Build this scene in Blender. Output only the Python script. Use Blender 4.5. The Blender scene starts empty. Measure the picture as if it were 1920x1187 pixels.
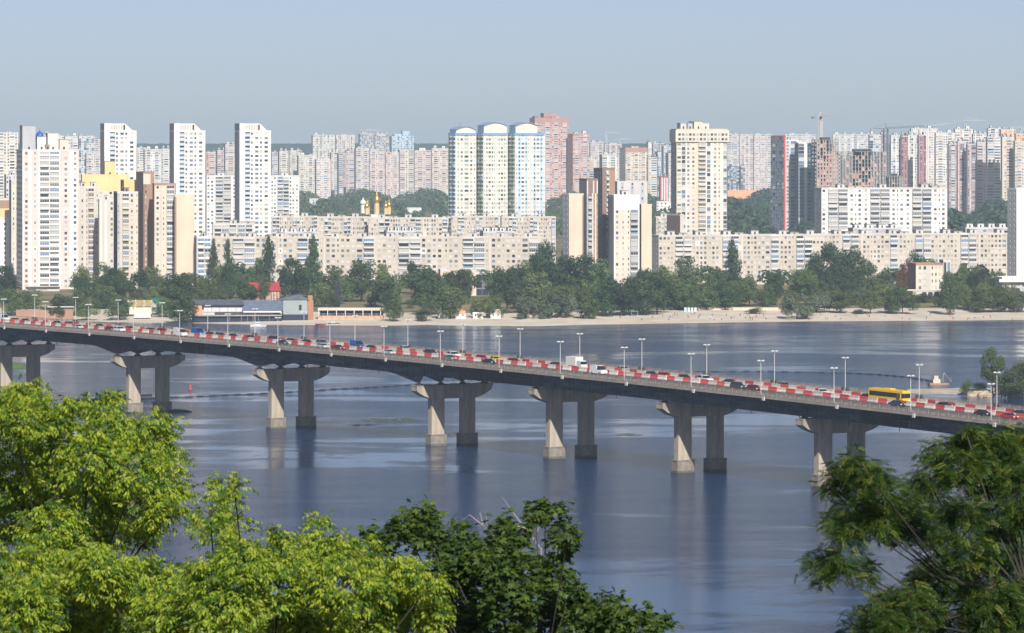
import bpy, math, random
import numpy as np
from mathutils import Vector

R = math.radians
scene = bpy.context.scene
COL = scene.collection

# ------------------------------------------------------------------ camera
CAM_H, FOC, CX, HY = 83.0, 8000.0, 960.0, 272.0      # metres; pixels of the 1920 px wide photograph
cam_data = bpy.data.cameras.new("camera")
cam = bpy.data.objects.new("camera", cam_data)
COL.objects.link(cam)
cam.location = (0, 0, CAM_H)
cam.rotation_euler = (R(90), 0, 0)
cam_data.sensor_width = 36.0
cam_data.lens = 36.0 * FOC / 1920.0
cam_data.shift_y = -(593.5 - HY) / 1920.0
cam_data.clip_start = 1.0
cam_data.clip_end = 60000.0
cam_data.dof.use_dof = True
cam_data.dof.focus_distance = 1500.0
cam_data.dof.aperture_fstop = 11.0
scene.camera = cam

# ------------------------------------------------------------------ sky, sun, exposure
SUN = Vector((0.312, -1.473, 1.0)).normalized()
sun_el = math.asin(SUN.z)
world = bpy.data.worlds.new("World")
scene.world = world
world.use_nodes = True
wn = world.node_tree
wn.nodes.clear()
w_out = wn.nodes.new("ShaderNodeOutputWorld")
w_bg = wn.nodes.new("ShaderNodeBackground")
w_sky = wn.nodes.new("ShaderNodeTexSky")
w_sky.sky_type = 'NISHITA'
w_sky.sun_disc = False
w_sky.sun_elevation = sun_el
w_sky.sun_rotation = math.atan2(SUN.x, SUN.y)
w_sky.altitude = 100.0
w_sky.air_density = SKY_AIR = 0.48
w_sky.dust_density = 0.52
w_sky.ozone_density = 1.3
w_bg.inputs[1].default_value = 0.071
w_hs = wn.nodes.new("ShaderNodeHueSaturation")
w_hs.inputs['Saturation'].default_value = 0.92
w_mx = wn.nodes.new("ShaderNodeMix"); w_mx.data_type = 'RGBA'; w_mx.blend_type = 'MULTIPLY'
w_mx.inputs[0].default_value = 1.0; w_mx.inputs[7].default_value = (1.03, 0.955, 0.985, 1)
wn.links.new(w_sky.outputs[0], w_hs.inputs['Color'])
wn.links.new(w_hs.outputs[0], w_mx.inputs[6])
wn.links.new(w_mx.outputs[2], w_bg.inputs[0])
wn.links.new(w_bg.outputs[0], w_out.inputs[0])

sun_d = bpy.data.lights.new("sun", 'SUN')
sun_d.energy = 4.8
sun_d.angle = R(0.53)
sun_d.color = (1.0, 0.955, 0.895)
sun_o = bpy.data.objects.new("sun", sun_d)
COL.objects.link(sun_o)
sun_o.rotation_euler = SUN.to_track_quat('Z', 'Y').to_euler()

scene.view_settings.view_transform = 'Standard'
scene.view_settings.look = 'None'
scene.view_settings.exposure = 0.28
scene.view_settings.gamma = 1.0
scene.view_settings.use_curve_mapping = False
scene.cycles.max_bounces = 6
scene.cycles.transparent_max_bounces = 8
scene.cycles.volume_bounces = 1
scene.cycles.use_denoising = True

# ------------------------------------------------------------------ helpers
rnd = random.Random(11)

def W(px, py, Y):
    return ((px - CX) * Y / FOC, Y, CAM_H - (py - HY) * Y / FOC)

def WX(px, Y):
    return (px - CX) * Y / FOC

def WZ(py, Y):
    return CAM_H - (py - HY) * Y / FOC

class MB:
    """collects faces for ONE mesh object"""
    def __init__(self):
        self.v = []; self.f = []; self.m = []
    def quad(self, a, b, c, d, m=0):
        n = len(self.v); self.v += (a, b, c, d); self.f.append((n, n+1, n+2, n+3)); self.m.append(m)
    def tri(self, a, b, c, m=0):
        n = len(self.v); self.v += (a, b, c); self.f.append((n, n+1, n+2)); self.m.append(m)
    def box(self, x0, y0, z0, x1, y1, z1, m=0, T=None, mt=None):
        P = [(x0,y0,z0),(x1,y0,z0),(x1,y1,z0),(x0,y1,z0),(x0,y0,z1),(x1,y0,z1),(x1,y1,z1),(x0,y1,z1)]
        if T: P = [T(*p) for p in P]
        n = len(self.v); self.v += P
        for q in ((0,3,2,1),(0,1,5,4),(1,2,6,5),(2,3,7,6),(3,0,4,7)):
            self.f.append(tuple(n+i for i in q)); self.m.append(m)
        self.f.append((n+4,n+5,n+6,n+7)); self.m.append(m if mt is None else mt)
    def prism(self, pts, z0, z1, m=0, T=None, taper=1.0, mt=None):
        """vertical prism over a counter-clockwise outline"""
        k = len(pts); cx = sum(p[0] for p in pts)/k; cy = sum(p[1] for p in pts)/k
        lo = [(p[0],p[1],z0) for p in pts]; hi = [(cx+(p[0]-cx)*taper, cy+(p[1]-cy)*taper, z1) for p in pts]
        if T: lo = [T(*p) for p in lo]; hi = [T(*p) for p in hi]
        n = len(self.v); self.v += lo + hi
        for i in range(k):
            j = (i+1) % k; self.f.append((n+i, n+j, n+k+j, n+k+i)); self.m.append(m)
        self.f.append(tuple(n+k+i for i in range(k))); self.m.append(m if mt is None else mt)
        self.f.append(tuple(n+k-1-i for i in range(k))); self.m.append(m)
    def cyl(self, x, y, z0, z1, r0, r1=None, k=8, m=0, T=None):
        r1 = r0 if r1 is None else r1
        lo = [(x+r0*math.cos(6.2832*i/k), y+r0*math.sin(6.2832*i/k), z0) for i in range(k)]
        hi = [(x+r1*math.cos(6.2832*i/k), y+r1*math.sin(6.2832*i/k), z1) for i in range(k)]
        if T: lo = [T(*p) for p in lo]; hi = [T(*p) for p in hi]
        n = len(self.v); self.v += lo + hi
        for i in range(k):
            j = (i+1) % k; self.f.append((n+i, n+j, n+k+j, n+k+i)); self.m.append(m)
        self.f.append(tuple(n+k+i for i in range(k))); self.m.append(m)
        self.f.append(tuple(n+k-1-i for i in range(k))); self.m.append(m)
    def tube(self, pts, rads, k=6, m=0):
        """tapered tube through points"""
        rings = []
        for i, p in enumerate(pts):
            p = Vector(p)
            d = Vector(pts[min(i+1, len(pts)-1)]) - Vector(pts[max(i-1, 0)])
            if d.length < 1e-6: d = Vector((0,0,1))
            d.normalize()
            a = d.cross(Vector((0.3,0.9,0.2))).normalized(); b = d.cross(a)
            n = len(self.v)
            for j in range(k):
                t = 6.2832*j/k
                q = p + (a*math.cos(t) + b*math.sin(t))*rads[i]
                self.v.append(tuple(q))
            rings.append(n)
        for r0, r1 in zip(rings, rings[1:]):
            for j in range(k):
                jj = (j+1) % k
                self.f.append((r0+j, r0+jj, r1+jj, r1+j)); self.m.append(m)
        self.f.append(tuple(rings[-1]+j for j in range(k))); self.m.append(m)
    def lathe(self, prof, k=12, x=0, y=0, m=0):
        """prof: list of (r, z) from bottom to top"""
        rings = []
        for r, z in prof:
            n = len(self.v); rings.append(n)
            for j in range(k):
                t = 6.2832*j/k; self.v.append((x+r*math.cos(t), y+r*math.sin(t), z))
        for r0, r1 in zip(rings, rings[1:]):
            for j in range(k):
                jj = (j+1) % k; self.f.append((r0+j, r0+jj, r1+jj, r1+j)); self.m.append(m)
    def mesh(self, name, mats, smooth=False):
        me = bpy.data.meshes.new(name)
        me.from_pydata(self.v, [], self.f)
        for mt in mats: me.materials.append(mt)
        if len(mats) > 1: me.polygons.foreach_set('material_index', self.m)
        if smooth: me.polygons.foreach_set('use_smooth', [True]*len(self.f))
        me.update()
        return me
    def obj(self, name, mats, parent=None, loc=None, smooth=False, kind=None):
        if not isinstance(mats, (list, tuple)): mats = [mats]
        return link(name, self.mesh(name, mats, smooth), parent, loc, kind=kind)

def link(name, me, parent=None, loc=None, rz=0.0, kind=None):
    o = bpy.data.objects.new(name, me)
    COL.objects.link(o)
    if parent is not None: o.parent = parent
    if loc is not None: o.location = loc
    if rz: o.rotation_euler = (0, 0, rz)
    if kind: o['kind'] = kind
    return o

USED = {}
def tag(o, label, cat, group=None, kind=None, shared=False):
    n = len(label.split())
    if not (4 <= n <= 16): print("LABEL LENGTH", n, label)
    if not shared and label in USED: print("LABEL TWICE", label)
    USED[label] = 1
    o['label'] = label; o['category'] = cat
    if group: o['group'] = group
    if kind: o['kind'] = kind
    return o

def thing(name, label, cat, loc=(0,0,0), rz=0.0, group=None, shared=False):
    o = bpy.data.objects.new(name, None)
    o.empty_display_size = 1.0
    COL.objects.link(o)
    o.location = loc; o.rotation_euler = (0, 0, rz)
    return tag(o, label, cat, group, shared=shared)

def copy_tree(o, parent=None):
    c = o.copy(); COL.objects.link(c); c.parent = parent
    for ch in list(o.children): copy_tree(ch, c)
    return c

ORD = ['first','second','third','fourth','fifth','sixth','seventh','eighth','ninth','tenth','eleventh','twelfth',
       'thirteenth','fourteenth','fifteenth','sixteenth','seventeenth','eighteenth','nineteenth','twentieth']
def ordw(i):
    if i < 20: return ORD[i]
    if i == 29: return 'thirtieth'
    t = ['twenty','thirty','forty','fifty'][(i+1)//10-2]
    return t + '-' + ORD[(i+1) % 10 - 1] if (i+1) % 10 else {'twenty':'twentieth','thirty':'thirtieth','forty':'fortieth','fifty':'fiftieth'}[t]

# ------------------------------------------------------------------ materials
MATS = {}
def mat(name, col, rough=0.8, var=0.0, scale=0.3, metal=0.0, col2=None, bump=0.0, bscale=2.0, objvar=0.0, trans=0.0,
        spec=0.3, stretch=None, detail=4.0, tcol=None, islandvar=0.0):
    if name in MATS: return MATS[name]
    m = bpy.data.materials.new(name); MATS[name] = m
    m.use_nodes = True
    nt = m.node_tree; N = nt.nodes; L = nt.links
    N.clear()
    out = N.new('ShaderNodeOutputMaterial')
    b = N.new('ShaderNodeBsdfPrincipled')
    b.inputs['Roughness'].default_value = rough
    b.inputs['Metallic'].default_value = metal
    b.inputs['Specular IOR Level'].default_value = spec
    c = (*col, 1.0)
    b.inputs['Base Color'].default_value = c
    tc = N.new('ShaderNodeTexCoord'); vec = tc.outputs['Object']
    if stretch:
        mp = N.new('ShaderNodeMapping'); mp.inputs['Scale'].default_value = stretch
        L.new(vec, mp.inputs['Vector']); vec = mp.outputs['Vector']
    cur = None
    if var > 0 or col2 is not None:
        tx = N.new('ShaderNodeTexNoise'); tx.inputs['Scale'].default_value = scale
        tx.inputs['Detail'].default_value = detail; tx.inputs['Roughness'].default_value = 0.6
        L.new(vec, tx.inputs['Vector'])
        rp = N.new('ShaderNodeValToRGB')
        rp.color_ramp.elements[0].position = 0.34; rp.color_ramp.elements[1].position = 0.66
        if col2 is not None:
            rp.color_ramp.elements[0].color = (*col2, 1); rp.color_ramp.elements[1].color = c
        else:
            rp.color_ramp.elements[0].color = (*[x*(1-var) for x in col], 1)
            rp.color_ramp.elements[1].color = (*[min(1, x*(1+var)) for x in col], 1)
        L.new(tx.outputs['Fac'], rp.inputs['Fac']); cur = rp.outputs['Color']
    if objvar > 0 or islandvar > 0:
        hs = N.new('ShaderNodeHueSaturation')
        if objvar > 0:
            oi = N.new('ShaderNodeObjectInfo'); rsrc = oi.outputs['Random']
            a = objvar
        else:
            ge = N.new('ShaderNodeNewGeometry'); rsrc = ge.outputs['Random Per Island']
            a = islandvar
        mr = N.new('ShaderNodeMapRange'); mr.inputs['To Min'].default_value = 1-a; mr.inputs['To Max'].default_value = 1+a
        L.new(rsrc, mr.inputs['Value']); L.new(mr.outputs[0], hs.inputs['Value'])
        mr2 = N.new('ShaderNodeMapRange'); mr2.inputs['To Min'].default_value = 0.5-a*0.05; mr2.inputs['To Max'].default_value = 0.5+a*0.06
        ml = N.new('ShaderNodeMath'); ml.operation = 'FRACT'
        ml2 = N.new('ShaderNodeMath'); ml2.operation = 'MULTIPLY'; ml2.inputs[1].default_value = 7.31
        L.new(rsrc, ml2.inputs[0]); L.new(ml2.outputs[0], ml.inputs[0]); L.new(ml.outputs[0], mr2.inputs['Value'])
        L.new(mr2.outputs[0], hs.inputs['Hue'])
        if cur is not None: L.new(cur, hs.inputs['Color'])
        else: hs.inputs['Color'].default_value = c
        cur = hs.outputs['Color']
    if cur is not None: L.new(cur, b.inputs['Base Color'])
    if bump > 0:
        t2 = N.new('ShaderNodeTexNoise'); t2.inputs['Scale'].default_value = bscale; t2.inputs['Detail'].default_value = 5
        L.new(vec, t2.inputs['Vector'])
        bp = N.new('ShaderNodeBump'); bp.inputs['Strength'].default_value = 1.0; bp.inputs['Distance'].default_value = bump
        L.new(t2.outputs['Fac'], bp.inputs['Height']); L.new(bp.outputs[0], b.inputs['Normal'])
    sh = b.outputs[0]
    if trans > 0:
        tr = N.new('ShaderNodeBsdfTranslucent')
        tr.inputs['Color'].default_value = (*(tcol or col), 1)
        if cur is not None and tcol is None: L.new(cur, tr.inputs['Color'])
        mx = N.new('ShaderNodeMixShader'); mx.inputs[0].default_value = trans
        L.new(sh, mx.inputs[1]); L.new(tr.outputs[0], mx.inputs[2]); sh = mx.outputs[0]
    L.new(sh, out.inputs['Surface'])
    return m

def wall_mat(name, col, v=0.10):
    """painted concrete or render: blotches, rain streaks"""
    return mat(name, col, rough=0.85, var=v, scale=0.09, stretch=(1,1,0.5), spec=0.2, detail=6.0)

GLASS = [mat('glass_dark', (0.035,0.045,0.06), 0.12, spec=0.6), mat('glass_mid', (0.17,0.18,0.19), 0.2, spec=0.5),
         mat('glass_curtain', (0.42,0.40,0.37), 0.5, spec=0.4), mat('glass_blue', (0.14,0.24,0.38), 0.15, spec=0.6), mat('glass_pale', (0.58,0.56,0.52), 0.5, spec=0.3)]
M_ROOF = mat('roof_felt', (0.16,0.155,0.15), 0.95, var=0.25, scale=0.2)
M_CONC = mat('concrete_grey', (0.33,0.32,0.30), 0.9, var=0.15, scale=0.3)
M_DARK = mat('dark_void', (0.05,0.05,0.055), 0.8)
M_WHITE = mat('white_paint', (0.78,0.78,0.76), 0.5, var=0.05, scale=0.5)
M_METAL = mat('grey_metal', (0.35,0.36,0.37), 0.5, metal=0.4)
# ------------------------------------------------------------------ water
def make_water():
    m = bpy.data.materials.new('river_water'); m.use_nodes = True
    nt = m.node_tree; N = nt.nodes; L = nt.links; N.clear()
    out = N.new('ShaderNodeOutputMaterial'); b = N.new('ShaderNodeBsdfPrincipled')
    L.new(b.outputs[0], out.inputs['Surface'])
    b.inputs['Base Color'].default_value = (0.005, 0.029, 0.090, 1)
    b.inputs['IOR'].default_value = 1.33
    tc = N.new('ShaderNodeTexCoord')
    def noise(sx, sy, sc, det=3.0, rough=0.55, dist=0.0, rz=0.0):
        mp = N.new('ShaderNodeMapping'); mp.inputs['Scale'].default_value = (sx, sy, 1); mp.inputs['Rotation'].default_value = (0,0,rz)
        L.new(tc.outputs['Object'], mp.inputs['Vector'])
        t = N.new('ShaderNodeTexNoise'); t.inputs['Scale'].default_value = sc; t.inputs['Detail'].default_value = det
        t.inputs['Roughness'].default_value = rough; t.inputs['Distortion'].default_value = dist
        L.new(mp.outputs[0], t.inputs['Vector']); return t.outputs['Fac']
    # ruffled and calm areas of the river, long across the view
    big = noise(1.0, 1.3, 0.0055, 5.0, 0.62, 1.2)
    mid = noise(1.0, 2.6, 0.02, 4.0, 0.65, 0.5)
    add = N.new('ShaderNodeMath'); add.operation = 'MULTIPLY_ADD'; add.inputs[1].default_value = 0.55
    L.new(mid, add.inputs[0]); L.new(big, add.inputs[2])
    rg = N.new('ShaderNodeMapRange'); rg.inputs['From Min'].default_value = 0.62; rg.inputs['From Max'].default_value = 0.92
    rg.inputs['To Min'].default_value = 0.05; rg.inputs['To Max'].default_value = 0.14
    L.new(add.outputs[0], rg.inputs['Value']); L.new(rg.outputs[0], b.inputs['Roughness'])
    w1 = noise(1.0, 1.9, 0.24, 6.0, 0.68, 0.3)
    w2 = noise(1.0, 1.3, 2.2, 3.0, 0.6)
    h = N.new('ShaderNodeMath'); h.operation = 'MULTIPLY_ADD'; h.inputs[1].default_value = 0.35
    L.new(w2, h.inputs[0]); L.new(w1, h.inputs[2])
    bd = N.new('ShaderNodeMapRange'); bd.inputs['From Min'].default_value = 0.68; bd.inputs['From Max'].default_value = 0.88
    bd.inputs['To Min'].default_value = 0.04; bd.inputs['To Max'].default_value = 0.75
    L.new(add.outputs[0], bd.inputs['Value'])
    bp = N.new('ShaderNodeBump'); bp.inputs['Strength'].default_value = 1.0
    L.new(bd.outputs[0], bp.inputs['Distance']); L.new(h.outputs[0], bp.inputs['Height']); L.new(bp.outputs[0], b.inputs['Normal'])
    return m
M_WATER = make_water()
wb = MB(); wb.quad((-1500,180,0),(1500,180,0),(1500,2120,0),(-1500,2120,0))
wo = wb.obj('river', M_WATER, kind='structure')

SHORE = [(-900,600),(0,602),(360,606),(480,609),(600,610),(720,611),(800,609),(850,611),(1000,612),(1100,609),(1300,606),(1500,603),(1700,602),(1920,600),(2900,598)]
def shoreY(X):
    Y = 2000.0
    for _ in range(2):
        px = CX + X*FOC/Y
        py = np.interp(px, [s[0] for s in SHORE], [s[1] for s in SHORE])
        Y = CAM_H*FOC/(py-HY)
    return Y
def gz(X, Y):
    d = Y - shoreY(X)
    wob = 0.12*math.sin(X*0.045)+0.1*math.sin(X*0.017+Y*0.03)
    return float(np.interp(d, [-12,0,70,110,180], [-1.0,-0.02,1.7,2.7,4.0])) + (wob if d > 8 else 0.0)*min(1,max(0,(d-8)/30))

M_SAND = mat('beach_sand', (0.74,0.66,0.54), 0.95, col2=(0.58,0.49,0.38), scale=0.07, bump=0.05, bscale=1.5)
def ground_mat():
    m = mat('bank_ground', (0.30,0.23,0.12), 0.95, col2=(0.10,0.12,0.045), scale=0.02, bump=0.15, bscale=0.8, detail=8)
    return m
M_GROUND = ground_mat()
gs = MB()
xs = list(range(-340, 341, 10))
ds = [-14,-6,0,4,10,20,32,46,60,78,96]
for i in range(len(xs)-1):
    for j in range(len(ds)-1):
        q = []
        for (a, b) in ((i,j),(i+1,j),(i+1,j+1),(i,j+1)):
            X = xs[a]; edge = 3.0*math.sin(X*0.06)+2.0*math.sin(X*0.19)
            Y = shoreY(X)+ds[b]+(edge if ds[b] < 20 else 0); q.append((X, Y, gz(X, Y)))
        gs.quad(*q)
gs.obj('beach', M_SAND, kind='structure', smooth=True)
gg = MB()
xs = [-3500,-2200,-1200,-700,-500]+list(range(-340, 341, 20))+[500,700,1200,2200,3500]
ds = [96,115,140,180,260,400,800,1600,3000,6000,13000]
def gpt(X, d):
    Xc = max(-340, min(340, X)); Y = shoreY(Xc)+d
    return (X, Y, gz(Xc, shoreY(Xc)+min(d,400)) if d < 400 else 4.0)
for i in range(len(xs)-1):
    for j in range(len(ds)-1):
        gg.quad(gpt(xs[i],ds[j]), gpt(xs[i+1],ds[j]), gpt(xs[i+1],ds[j+1]), gpt(xs[i],ds[j+1]))
for sgn in (-1, 1):
    pts = [340,500,700,1200,2200,3500]
    for a, b in zip(pts, pts[1:]):
        for d0, d1 in ((-14,0),(0,96)):
            q = [(sgn*a, shoreY(sgn*340)+d0, gz(sgn*340, shoreY(sgn*340)+d0)), (sgn*b, shoreY(sgn*340)+d0, gz(sgn*340, shoreY(sgn*340)+d0)),
                 (sgn*b, shoreY(sgn*340)+d1, gz(sgn*340, shoreY(sgn*340)+d1)), (sgn*a, shoreY(sgn*340)+d1, gz(sgn*340, shoreY(sgn*340)+d1))]
            gg.quad(*q)
gg.obj('ground', M_GROUND, kind='structure')

# near bank: a wooded slope falling from the viewpoint to the river
M_HILL = mat('hill_soil', (0.07,0.075,0.03), 0.95, col2=(0.10,0.08,0.05), scale=0.15, bump=0.3, bscale=0.6)
hb = MB()
hx = list(range(-160, 161, 20)); hy = [-60,-20,-4,4,15,30,50,80,120,160,200,240]
def hz(X, Y): return float(np.interp(Y, [-60,4,15,30,60,120,240], [82.5,81.2,76,70,59,33,-2])) + 1.2*math.sin(X*0.05+Y*0.03)*(1 if Y > 10 else 0)
for i in range(len(hx)-1):
    for j in range(len(hy)-1):
        hb.quad(*[(hx[a], hy[b], hz(hx[a], hy[b])) for a, b in ((i,j),(i+1,j),(i+1,j+1),(i,j+1))])
hb.obj('hillside', M_HILL, kind='structure', smooth=True)

# ------------------------------------------------------------------ haze (a closed box of thin air)
hm = bpy.data.materials.new('haze_air'); hm.use_nodes = True
hm.node_tree.nodes.clear()
ho = hm.node_tree.nodes.new('ShaderNodeOutputMaterial'); hv = hm.node_tree.nodes.new('ShaderNodeVolumePrincipled')
hv.inputs['Color'].default_value = (0.66, 0.84, 1.0, 1)
hv.inputs['Density'].default_value = HAZE = 7.0e-5
hv.inputs['Anisotropy'].default_value = 0.0
hm.node_tree.links.new(hv.outputs[0], ho.inputs['Volume'])
hzb = MB(); hzb.box(-3600,-80,-3,3600,15600,150)
hzo = hzb.obj('haze', hm, kind='stuff')
# ------------------------------------------------------------------ bridge
_d = Vector((0.5575, -0.830, 0)).normalized()          # along the bridge, towards the near right
_p = Vector((-_d.y, _d.x, 0))                          # across it, away from the camera
_o = Vector((-20.9, 1178.0, 0)) + _p*5.1
ZS = [(-420,24.5),(-245.6,24.75),(-160,24.8),(-83,24.63),(-13,24.05),(50.7,23.41),(109,22.65),(162.5,21.74),(211.7,20.79),(257.2,19.91),(345,18.2)]
def dz(s): return float(np.interp(s, [a for a,_ in ZS], [b for _,b in ZS]))
def BP(s, t, z):
    q = _o + _d*s + _p*t; return (q.x, q.y, z)
B_ANG = math.atan2(_d.y, _d.x)
S0, S1 = -345.6, 316.8
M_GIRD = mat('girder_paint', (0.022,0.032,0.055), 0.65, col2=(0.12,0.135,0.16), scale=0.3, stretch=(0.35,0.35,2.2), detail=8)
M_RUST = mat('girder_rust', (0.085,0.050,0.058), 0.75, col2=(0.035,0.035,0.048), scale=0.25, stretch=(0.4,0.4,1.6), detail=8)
M_PIER = mat('pier_concrete', (0.48,0.405,0.32), 0.9, col2=(0.27,0.235,0.195), scale=0.55, stretch=(1,1,0.22), detail=8, bump=0.05, bscale=1.5)
M_PLIN = mat('plinth_stone', (0.30,0.26,0.21), 0.9, col2=(0.19,0.17,0.145), scale=0.9, detail=8, bump=0.12, bscale=1.2)
M_DECK = mat('deck_concrete', (0.40,0.35,0.29), 0.9, col2=(0.28,0.25,0.22), scale=0.3)
M_ASPH = mat('asphalt', (0.09,0.088,0.088), 0.9, var=0.25, scale=0.25)
M_RAIL = mat('railing_paint', (0.36,0.31,0.26), 0.7, col2=(0.24,0.19,0.17), scale=0.7)
M_BLK = mat('bearing_steel', (0.03,0.03,0.035), 0.7)
bridge = thing('road_bridge', 'long grey road bridge on paired concrete piers crossing the river with heavy traffic', 'bridge', BP(0,0,0))
BO = Vector(BP(0,0,0))
def put(mb, name, mats, parent=bridge, smooth=False, kind=None):
    o = mb.obj(name, mats, None, smooth=smooth, kind=kind)
    for v in o.data.vertices: v.co -= BO
    o.data.update()
    o.parent = parent
    return o
def sweep(mb, prof, s0, s1, ds, mfun=None, zoff=0.0, closed=True):
    """prof(s) -> list of (t, dz relative to deck top)"""
    n = max(1, int(round((s1-s0)/ds))); prev = None
    for i in range(n+1):
        s = s0+(s1-s0)*i/n
        ring = [BP(s, t, dz(s)+h) for t, h in prof(s)]
        if prev:
            k = len(ring)
            for j in range(k if closed else k-1):
                jj = (j+1) % k
                mb.quad(prev[j], ring[j], ring[jj], prev[jj], mfun(s, j) if mfun else 0)
        elif closed: 
            nb = len(mb.v); mb.v += ring; mb.f.append(tuple(range(nb+len(ring)-1, nb-1, -1))); mb.m.append(0)
        prev = ring
    if closed:
        nb = len(mb.v); mb.v += prev; mb.f.append(tuple(range(nb, nb+len(prev)))); mb.m.append(0)
dk = MB()
# deck slab with raised footways and a cornice
sweep(dk, lambda s: [(-14,-0.55),(-10,-0.75),(10,-0.75),(14,-0.55),(14,0.0),(11.8,0.0),(11.8,-0.15),(-11.8,-0.15),(-11.8,0.0),(-14,0.0)][::-1], S0, S1, 7.2)
put(dk, 'deck', M_DECK)
rd = MB(); sweep(rd, lambda s: [(-11.75,-0.145),(11.75,-0.145)][::-1], S0, S1, 7.2, closed=False); put(rd, 'roadway', M_ASPH)
M_LINE = mat('road_line', (0.62,0.61,0.58), 0.7, var=0.2, scale=1.0)
ml = MB()
s = S0
while s < S1-4:
    for t in (-7.9, -4.2, 4.0, 10.6):
        ml.quad(*[BP(a, b, dz(a)-0.140) for a, b in ((s,t-0.07),(s+3,t-0.07),(s+3,t+0.07),(s,t+0.07))])
    s += 9.6
put(ml, 'lane_marking', M_LINE, kind='stuff')
PIERS = [(-345.6,1),(-259.2,1),(-172.8,1),(-86.4,1),(0,1),(57.6,0),(115.2,0),(172.8,0),(230.4,0),(288.0,0)]
def gdepth(s):
    d = 4.15
    for ps, h in PIERS:
        if h and ps > -300 or (h and ps < -300):
            x = abs(s-ps)/15.5
            if x < 1 and not (ps == 0 and s > 0): d = max(d, 4.15+2.35*(1-x)**1.25)
            if ps == 0 and s > 0 and x < 1: d = max(d, 4.15+0.3*(1-x))
    return d
def rust(s, j):
    return 1 if (-214 < s < -160) or (20 < s < 62 and j != 9) or (195 < s < 214) or (-130 < s < -118) else 0
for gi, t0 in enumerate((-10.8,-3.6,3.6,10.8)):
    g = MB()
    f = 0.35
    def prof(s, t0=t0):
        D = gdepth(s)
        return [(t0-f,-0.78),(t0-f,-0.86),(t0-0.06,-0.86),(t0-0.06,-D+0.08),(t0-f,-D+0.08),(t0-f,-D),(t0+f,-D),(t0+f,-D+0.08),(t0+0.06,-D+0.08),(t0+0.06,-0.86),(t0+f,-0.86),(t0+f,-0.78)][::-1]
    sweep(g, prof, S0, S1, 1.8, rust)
    # stiffeners
    s = S0+1.2
    k = 0
    while s < S1:
        D = gdepth(s); big = (k % 4 == 0)
        for side in (-1, 1):
            a, b = sorted((t0+side*0.06, t0+side*(0.33 if big else 0.2)))
            wd = 0.10 if big else 0.04
            def T(x, y, z, s=s): return BP(s+x, y, dz(s)+z)
            g.box(-wd, a, -D+0.08, wd, b, -0.86, 1 if rust(s,0) else 0, T=T)
        s += 1.8; k += 1
    # two pipes along the web
    if gi == 0:
        for h in (-1.75, -2.6):
            sweep(g, lambda s, h=h: [(t0-0.36,h),(t0-0.36,h+0.10),(t0-0.07,h+0.10),(t0-0.07,h)], S0, S1, 7.2, lambda s, j: rust(s, 9))
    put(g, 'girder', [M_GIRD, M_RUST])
cf = MB(); s = S0+3.6
while s < S1:
    for t in (-7.2, 0, 7.2):
        def T(x, y, z, s=s): return BP(s+x, y, dz(s)+z)
        cf.box(-0.1, t-3.4, -3.9, 0.1, t+3.4, -3.5, T=T); cf.box(-0.1, t-3.4, -1.3, 0.1, t+3.4, -0.9, T=T)
    s += 7.2
put(cf, 'cross_frame', M_GIRD, kind='stuff')
# hanging drain pipes under the near edge, white drain boxes on the cornice
dp = MB(); dp.box(-0.06,-0.06,-5.3,0.06,0.06,-0.8); dpm = dp.mesh('drain_pipe', [M_BLK])
db = MB(); db.box(-0.45,-0.30,-1.05,0.45,0.0,-0.10); dbm = db.mesh('drain_box', [mat('pale_box', (0.55,0.52,0.47), 0.7)])
s = S0+6.0; k = 0
while s < S1:
    if k % 2: 
        q = Vector(BP(s, -9.6, dz(s)))-BO; link('drain_pipe', dpm, bridge, q, B_ANG)
    s += 9.6; k += 1
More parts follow.
